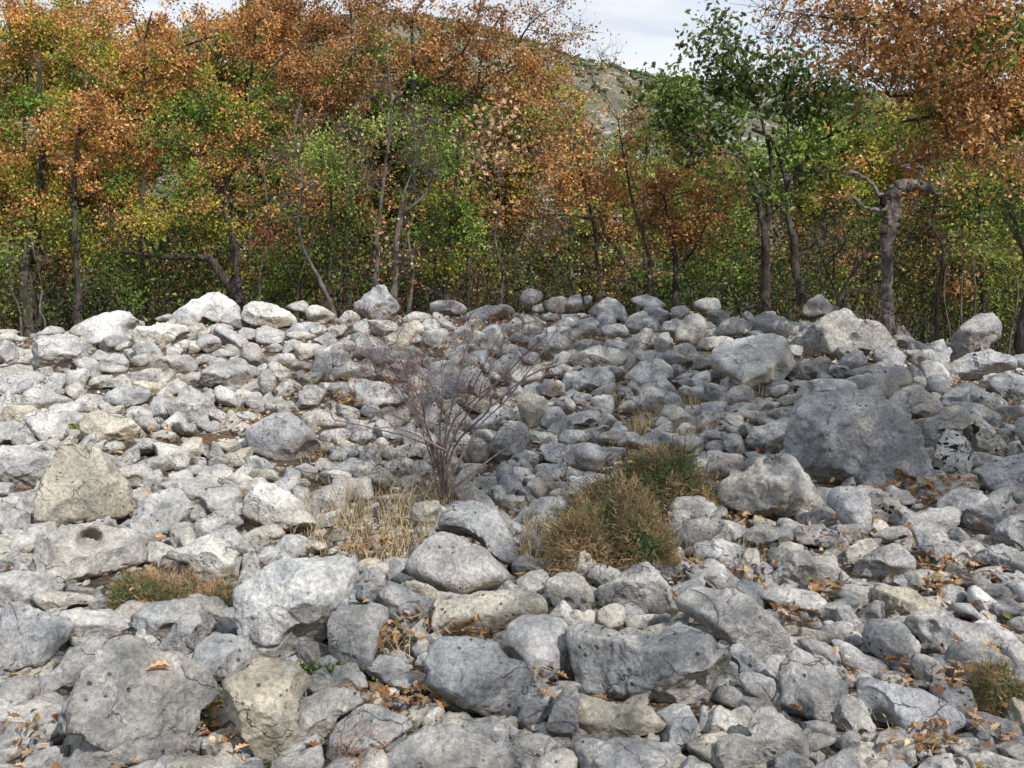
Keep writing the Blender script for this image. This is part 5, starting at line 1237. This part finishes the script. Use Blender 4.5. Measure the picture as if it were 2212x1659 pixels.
def fern(label,u,v,L,n):
    b=hit(u,v); b=b+[0,0,.01]; root=empty('fern',b); tag(root,label,'fern')
    for k in range(n):
        a=k*6.283/n+rng.uniform(-.3,.3); l=L*rng.uniform(.7,1.1); d=np.array([math.cos(a),math.sin(a)*.8,0]); up=rng.uniform(.25,.6)
        t=np.linspace(0,1,14); P=b+np.outer(t*l,d)+np.outer((up*t-.75*up*t*t)*l*1.4,[0,0,1]); mb=MB(); tube(mb,P,np.linspace(.0015,.0006,14),3,(.10,.16,.04,1))
        s=np.array([-d[1],d[0],0])
        for i in range(2,14):
            w=.2*l*math.sin(math.pi*min(1,(i/13)*.85+.12)); 
            for sg in (1,-1):
                q=P[i]; e=q+s*sg*w+d*w*.25+[0,0,-.02*l]; m_=(q+e)/2; wd=d*.035*l
                mb.add(np.array([q,m_-wd*.8,e,m_+wd*.8]),[np.array([[0,1,2,3]])],np.array([*(np.array([.06,.14,.03])*rng.uniform(.7,1.4)),1]))
        mb.build('frond',M_GRASS,root,b,smooth=False)
fern('green fern in the gap below the blocky smooth grey rock',735,1500,.11,9)
fern('green fern fronds right of the first fern beside leaf litter',815,1480,.09,7)
fern('green fern in shade between leaf-holding and ochre-shouldered boulders',492,1590,.09,8)
fern('green plant in the dark gap below the pale oval rock',60,1600,.08,8)
def blades(mb,b,n,spread,h,c,w=.0016,lean=.35,head=False):
    for i in range(n):
        p=b+[rng.normal()*spread,rng.normal()*spread,0]; p[2]=float(hgt(p[0],p[1]))
        hh=h*rng.uniform(.4,1.1); d=np.array([rng.normal()*lean,rng.normal()*lean,1.]); t=np.linspace(0,1,6)[:,None]
        P=p+t*d*hh+t*t*np.array([rng.normal()*.5,rng.normal()*.5,-.35])*hh*lean*1.6
        s=np.array([1,.3*rng.normal(),0]); s/=np.linalg.norm(s); ww=w*(1-t*.85)
        V=np.concatenate([P-s*ww,P+s*ww]); k=6; F4=np.array([[j,j+1,k+j+1,k+j] for j in range(5)])
        cc=np.array(c[rng.integers(0,len(c))])*rng.uniform(.8,1.2); mb.add(V,[F4],np.array([*cc,1.]))
        if head and rng.random()<.35:
            for j in range(7):
                q=P[-1]-d*(.012*j); e=q+np.array([rng.normal()*.008,rng.normal()*.008,.014]); mb.add(np.array([q,q+s*.002+(e-q)*.5,e,q-s*.002+(e-q)*.5]),[np.array([[0,1,2,3]])],np.array([.50,.40,.24,1]))
STR=[(.46,.36,.20),(.38,.28,.15),(.52,.43,.27),(.30,.22,.12)]; GRN=[(.12,.19,.06),(.18,.24,.09)]
dry=MB()
for u,v,ru,rv,cnt,n,h in [(830,1195,130,60,24,12,.20),(760,1140,60,40,9,8,.36),(880,1130,60,30,8,8,.32),(1170,1230,30,30,5,14,.34),(1240,1230,30,20,4,10,.3),(1530,930,40,40,8,22,.17),(1400,960,50,30,9,20,.14),(1440,890,50,30,8,18,.13),(1640,880,30,40,4,12,.14),(1350,880,40,20,6,14,.12),(1650,1260,30,40,6,12,.16),(2230,930,30,20,6,20,.13),(560,1640,40,30,5,9,.10),(60,1640,40,30,4,8,.10),(880,1420,20,40,3,5,.22),(560,1240,80,20,5,6,.14),(1480,1240,60,30,5,8,.2),(1960,1640,50,20,5,9,.08),(2010,960,30,10,4,12,.12),(1290,760,40,20,4,10,.10),(700,1010,30,20,3,8,.22),(1500,1150,40,20,5,10,.1),(980,1100,60,30,8,12,.22)]:
    for i in range(cnt):
        b=hit(u+rng.normal()*ru*.55,v+rng.normal()*rv*.55+10); blades(dry,b,n,.035+b[1]*.003,h,STR,w=.0011+.00022*b[1],head=n>8)
tag(dry.build('dry_grass',M_GRASS,smooth=False),'tufts of dry straw-coloured grass between the rocks','grass',kind='stuff')
gr=MB()
for u,v,n in [(1245,1345,14),(1270,1340,8),(1590,1140,40),(1570,1170,20),(1290,880,10)]:
    blades(gr,hit(u,v),n,.03,.15,GRN,w=.002)
tag(gr.build('green_grass',M_GRASS,smooth=False),'few green grass blades beside the rocks','grass',kind='stuff')
ms=MB()
for u,v,ru,rv,n in [(515,930,30,10,1500),(160,955,22,10,900),(625,815,20,8,500),(690,860,14,6,300),(1425,740,14,12,300),(60,1590,50,30,900),(490,1570,20,50,700),(730,1500,60,16,900)]:
    for _ in range(n//10):
        b=hit(u+rng.normal()*ru*.6,v+rng.normal()*rv*.6); m=10; P=b+rng.normal(size=(m,3))*[.02,.02,.006]+[0,0,.03]; add_leaves(ms,P,.014,'gd',bright=1.1)
tag(ms.build('moss',M_LEAF,smooth=False),'low green moss and herbs in the hollows','moss',kind='stuff')
# leaf litter: gathers in the gaps and hollows
lt=MB()
n=9000; y=1.5+12.9*rng.random(n); x=rng.uniform(-1,1,n)*(y*.55+1.); dn=n2(x,y,1.1,21,3); right=(x>y*.08)*.35+(y<4.5)*.15
ok=(~covered(x,y))&(dn+right+rng.normal(0,.2,n)>.12); x,y=x[ok],y[ok]
add_leaves(lt,np.stack([x,y,hgt(x,y)+rng.uniform(.02,.07,len(x))],1),.040,'pbb',True,tilt=.7,bright=.66)
for u,v,ru,rv,m in [(1060,1430,60,40,70),(850,1430,60,40,80),(940,1580,60,40,60),(520,1650,60,40,70),(2150,1560,80,60,110),(2080,1680,120,30,70),(1880,1520,20,20,10),(1230,1560,30,40,14),(2060,1260,60,40,90),(1850,1215,60,25,70),(1680,1290,40,30,40),(1760,1400,60,20,40),(2090,1330,50,20,50),(2080,1110,60,40,90),(2000,1080,40,30,40),(1650,1180,30,30,30),(2150,1300,60,30,50),(1560,1290,50,20,40),(560,960,60,30,60),(780,900,50,15,60),(1140,740,140,25,160),(1080,790,120,25,120),(350,980,40,15,30),(90,780,20,10,20),(900,790,30,8,40),(1350,880,100,30,90),(1480,760,40,20,40),(1280,850,60,20,60),(1000,1300,20,20,8),(60,1650,50,40,30),(800,1230,90,20,80),(1820,1330,30,20,40),(1990,1540,30,20,20),(820,1600,50,30,40),(1400,1210,80,20,50)]:
    P=np.array([hit(u+rng.normal()*ru*.6,min(1740,v+rng.normal()*rv*.6)) for _ in range(m)]); P[:,2]+=rng.uniform(.03,.10,m)
    s=.036 if v>1150 else .05
    add_leaves(lt,P,s,'ppbb' if v>800 else 'po',True,tilt=.7,bright=.72)
tag(lt.build('leaf_litter',M_DRY,smooth=False),'fallen brown oak leaves gathered between the rocks','leaf litter',kind='stuff')
def oak_leaf(label,u,v,size,key,up=.1,lift=None):
    b=hit(u,v); 
    d=ray(u,v); 
    mb=MB(); add_leaves(mb,np.zeros((1,3)),size,key,True,tilt=.35,jit=.05)
    if lift is not None: b=lift
    o=mb.build('dry_oak_leaf',M_DRY,smooth=False); o.location=b; tag(o,label,'leaf')
    return o
bpy.context.view_layer.update()
_dg=bpy.context.evaluated_depsgraph_get()
def surf(u,v):
    r=scene.ray_cast(_dg,Vector(CAM),Vector(ray(u,v)).normalized())
    return np.array(r[1]) if r[0] else hit(u,v)
for lab,u,v,s,k in [('dead tan oak leaf lying in the hollow of the leaf-holding boulder',328,1487,.07,'p'),
  ('pale peach lobed oak leaf resting on the rusty cushion shrub',1308,1180,.075,'p'),
  ('pale oak leaf standing at right end of the big capping slab',1592,1482,.07,'p'),
  ('pale brown oak leaf beside the dark upright rock',1215,1590,.065,'p'),
  ('broad tan oak leaf on the peaked front rock',855,1655,.07,'p'),
  ('tan curled leaf right of the green ferns',868,1535,.06,'b'),
  ('small peach leaf on left part of the small cushion shrub',302,1308,.03,'p'),
  ('small peach leaf in the middle of the small cushion shrub',338,1312,.035,'p'),
  ('pale curled leaf on the bright low rocks right of centre',1733,1345,.08,'p'),
  ('rust-coloured leaf propped on top of the ridged pale boulder flank',1868,1310,.06,'o'),
  ('pale oak leaf caught on the upper cushion shrub',1410,1030,.05,'p')]:
    p=surf(u,v); oak_leaf(lab,u,v,s,k,lift=p+np.array([0,-.01,.012]))
# red-brown weed before the peaked front rock
wd=empty('dry_weed',hit(760,1700)); tag(wd,'dry red-brown weed with tiny seed heads before the peaked front rock','weed'); b=np.array(wd.location)
mb=MB(); hd=MB()
for i in range(30):
    e=surf(rng.uniform(720,860),rng.uniform(1600,1700)); e=e+(CAM-e)*.02; P=wiggle(b+[0,-.02,0],e,5,.15); tube(mb,P,np.linspace(.0012,.0006,5),3,(.30,.16,.10,1)); add_leaves(hd,e+rng.normal(size=(9,3))*.008,.006,'r',bright=1.1)
mb.build('stem',M_TWIG,wd,b); hd.build('foliage',M_LEAF,wd,b,smooth=False)  # the part built as foliage is the weed's seed heads
# scrub on the far hillside
sc=MB()
n=12000; x=rng.uniform(-200,300,n); y=YC-rng.random(n)**1.3*230; z=hillz(x,y); ok=(n2(x,y,.02,31,3)+rng.normal(0,.3,n))>-.1; x,y,z=x[ok],y[ok],z[ok]
V,Fa=ICO[1]
r=rng.uniform(.3,1.0,len(x)); P=V[None]*(1+.35*rng.normal(size=(len(x),len(V),1)))*r[:,None,None]*[1.2,1.2,.8]+np.stack([x,y,z+r*.3],1)[:,None,:]
c=np.array([(.035,.06,.025),(.06,.085,.03),(.09,.09,.04)])[rng.integers(0,3,len(x))]; c=np.concatenate([c,np.ones((len(c),1))],1)
sc.add(P.reshape(-1,3),[(Fa[None]+np.arange(len(x))[:,None,None]*len(V)).reshape(-1,3)],np.repeat(c,len(V),0))
tag(sc.build('hillside_scrub',M_TWIG),'dark green scrub dotted over the far hillside','scrub',kind='stuff')
cr=MB()
x=rng.uniform(-30,250,240); 
for q in x:
    z=float(hillz(np.array([q]),np.array([YC-2.]))[0]); s=rng.uniform(.3,1.); add_leaves(cr,np.array([q,YC-2,z+s*.5])+rng.normal(size=(22,3))*[s*.6,s*.5,s*.4],.5,'d')
tag(cr.build('crest_bushes',M_LEAF,smooth=False),'tiny dark bushes along the far hill crest','bushes',kind='stuff')

# ------------------------------------------------------------------ light
w=bpy.data.worlds.new('World'); scene.world=w; w.use_nodes=True; nt=w.node_tree; nt.nodes.clear()
out=nt.nodes.new('ShaderNodeOutputWorld'); bg=nt.nodes.new('ShaderNodeBackground'); sky=nt.nodes.new('ShaderNodeTexSky')
sky.sky_type='NISHITA'; sky.sun_disc=False; sky.sun_elevation=SUN_EL; sky.sun_rotation=math.pi-SUN_AZ
sky.air_density=1.; sky.dust_density=1.5; sky.ozone_density=1.
tc=nt.nodes.new('ShaderNodeTexCoord'); mp=nt.nodes.new('ShaderNodeMapping'); mp.inputs['Rotation'].default_value=(0.,math.radians(38),0.); mp.inputs['Scale'].default_value=(1.2,1.5,4.2); nt.links.new(tc.outputs['Generated'],mp.inputs[0])
cl=noise(nt,mp.outputs[0],2.1,7,.55,.5)
m_=mr(nt,cl,.36,.58,0.6,1.)
mx=mixc(nt,math_(nt,'MULTIPLY',m_,.88),sky.outputs[0],mixc(nt,mr(nt,noise(nt,mp.outputs[0],1.1,5,.5,.3),.44,.58),(5.9,7.1,8.6,1),(8.0,8.1,8.3,1)))
nt.links.new(mx,bg.inputs[0]); bg.inputs[1].default_value=.13; nt.links.new(bg.outputs[0],out.inputs[0])
sl=bpy.data.lights.new('sun','SUN'); sl.energy=5.0; sl.angle=math.radians(.6); sl.color=(1,.955,.895); so=bpy.data.objects.new('sun',sl); col.objects.link(so)
so.rotation_euler=Vector(-SD).to_track_quat('-Z','Y').to_euler(); so.location=(10,-10,20)
scene.view_settings.view_transform='Standard'; scene.view_settings.look='None'; scene.view_settings.exposure=0; scene.view_settings.gamma=1
scene.render.engine='CYCLES'; scene.cycles.max_bounces=6; scene.cycles.diffuse_bounces=3; scene.cycles.transmission_bounces=3; scene.cycles.transparent_max_bounces=4
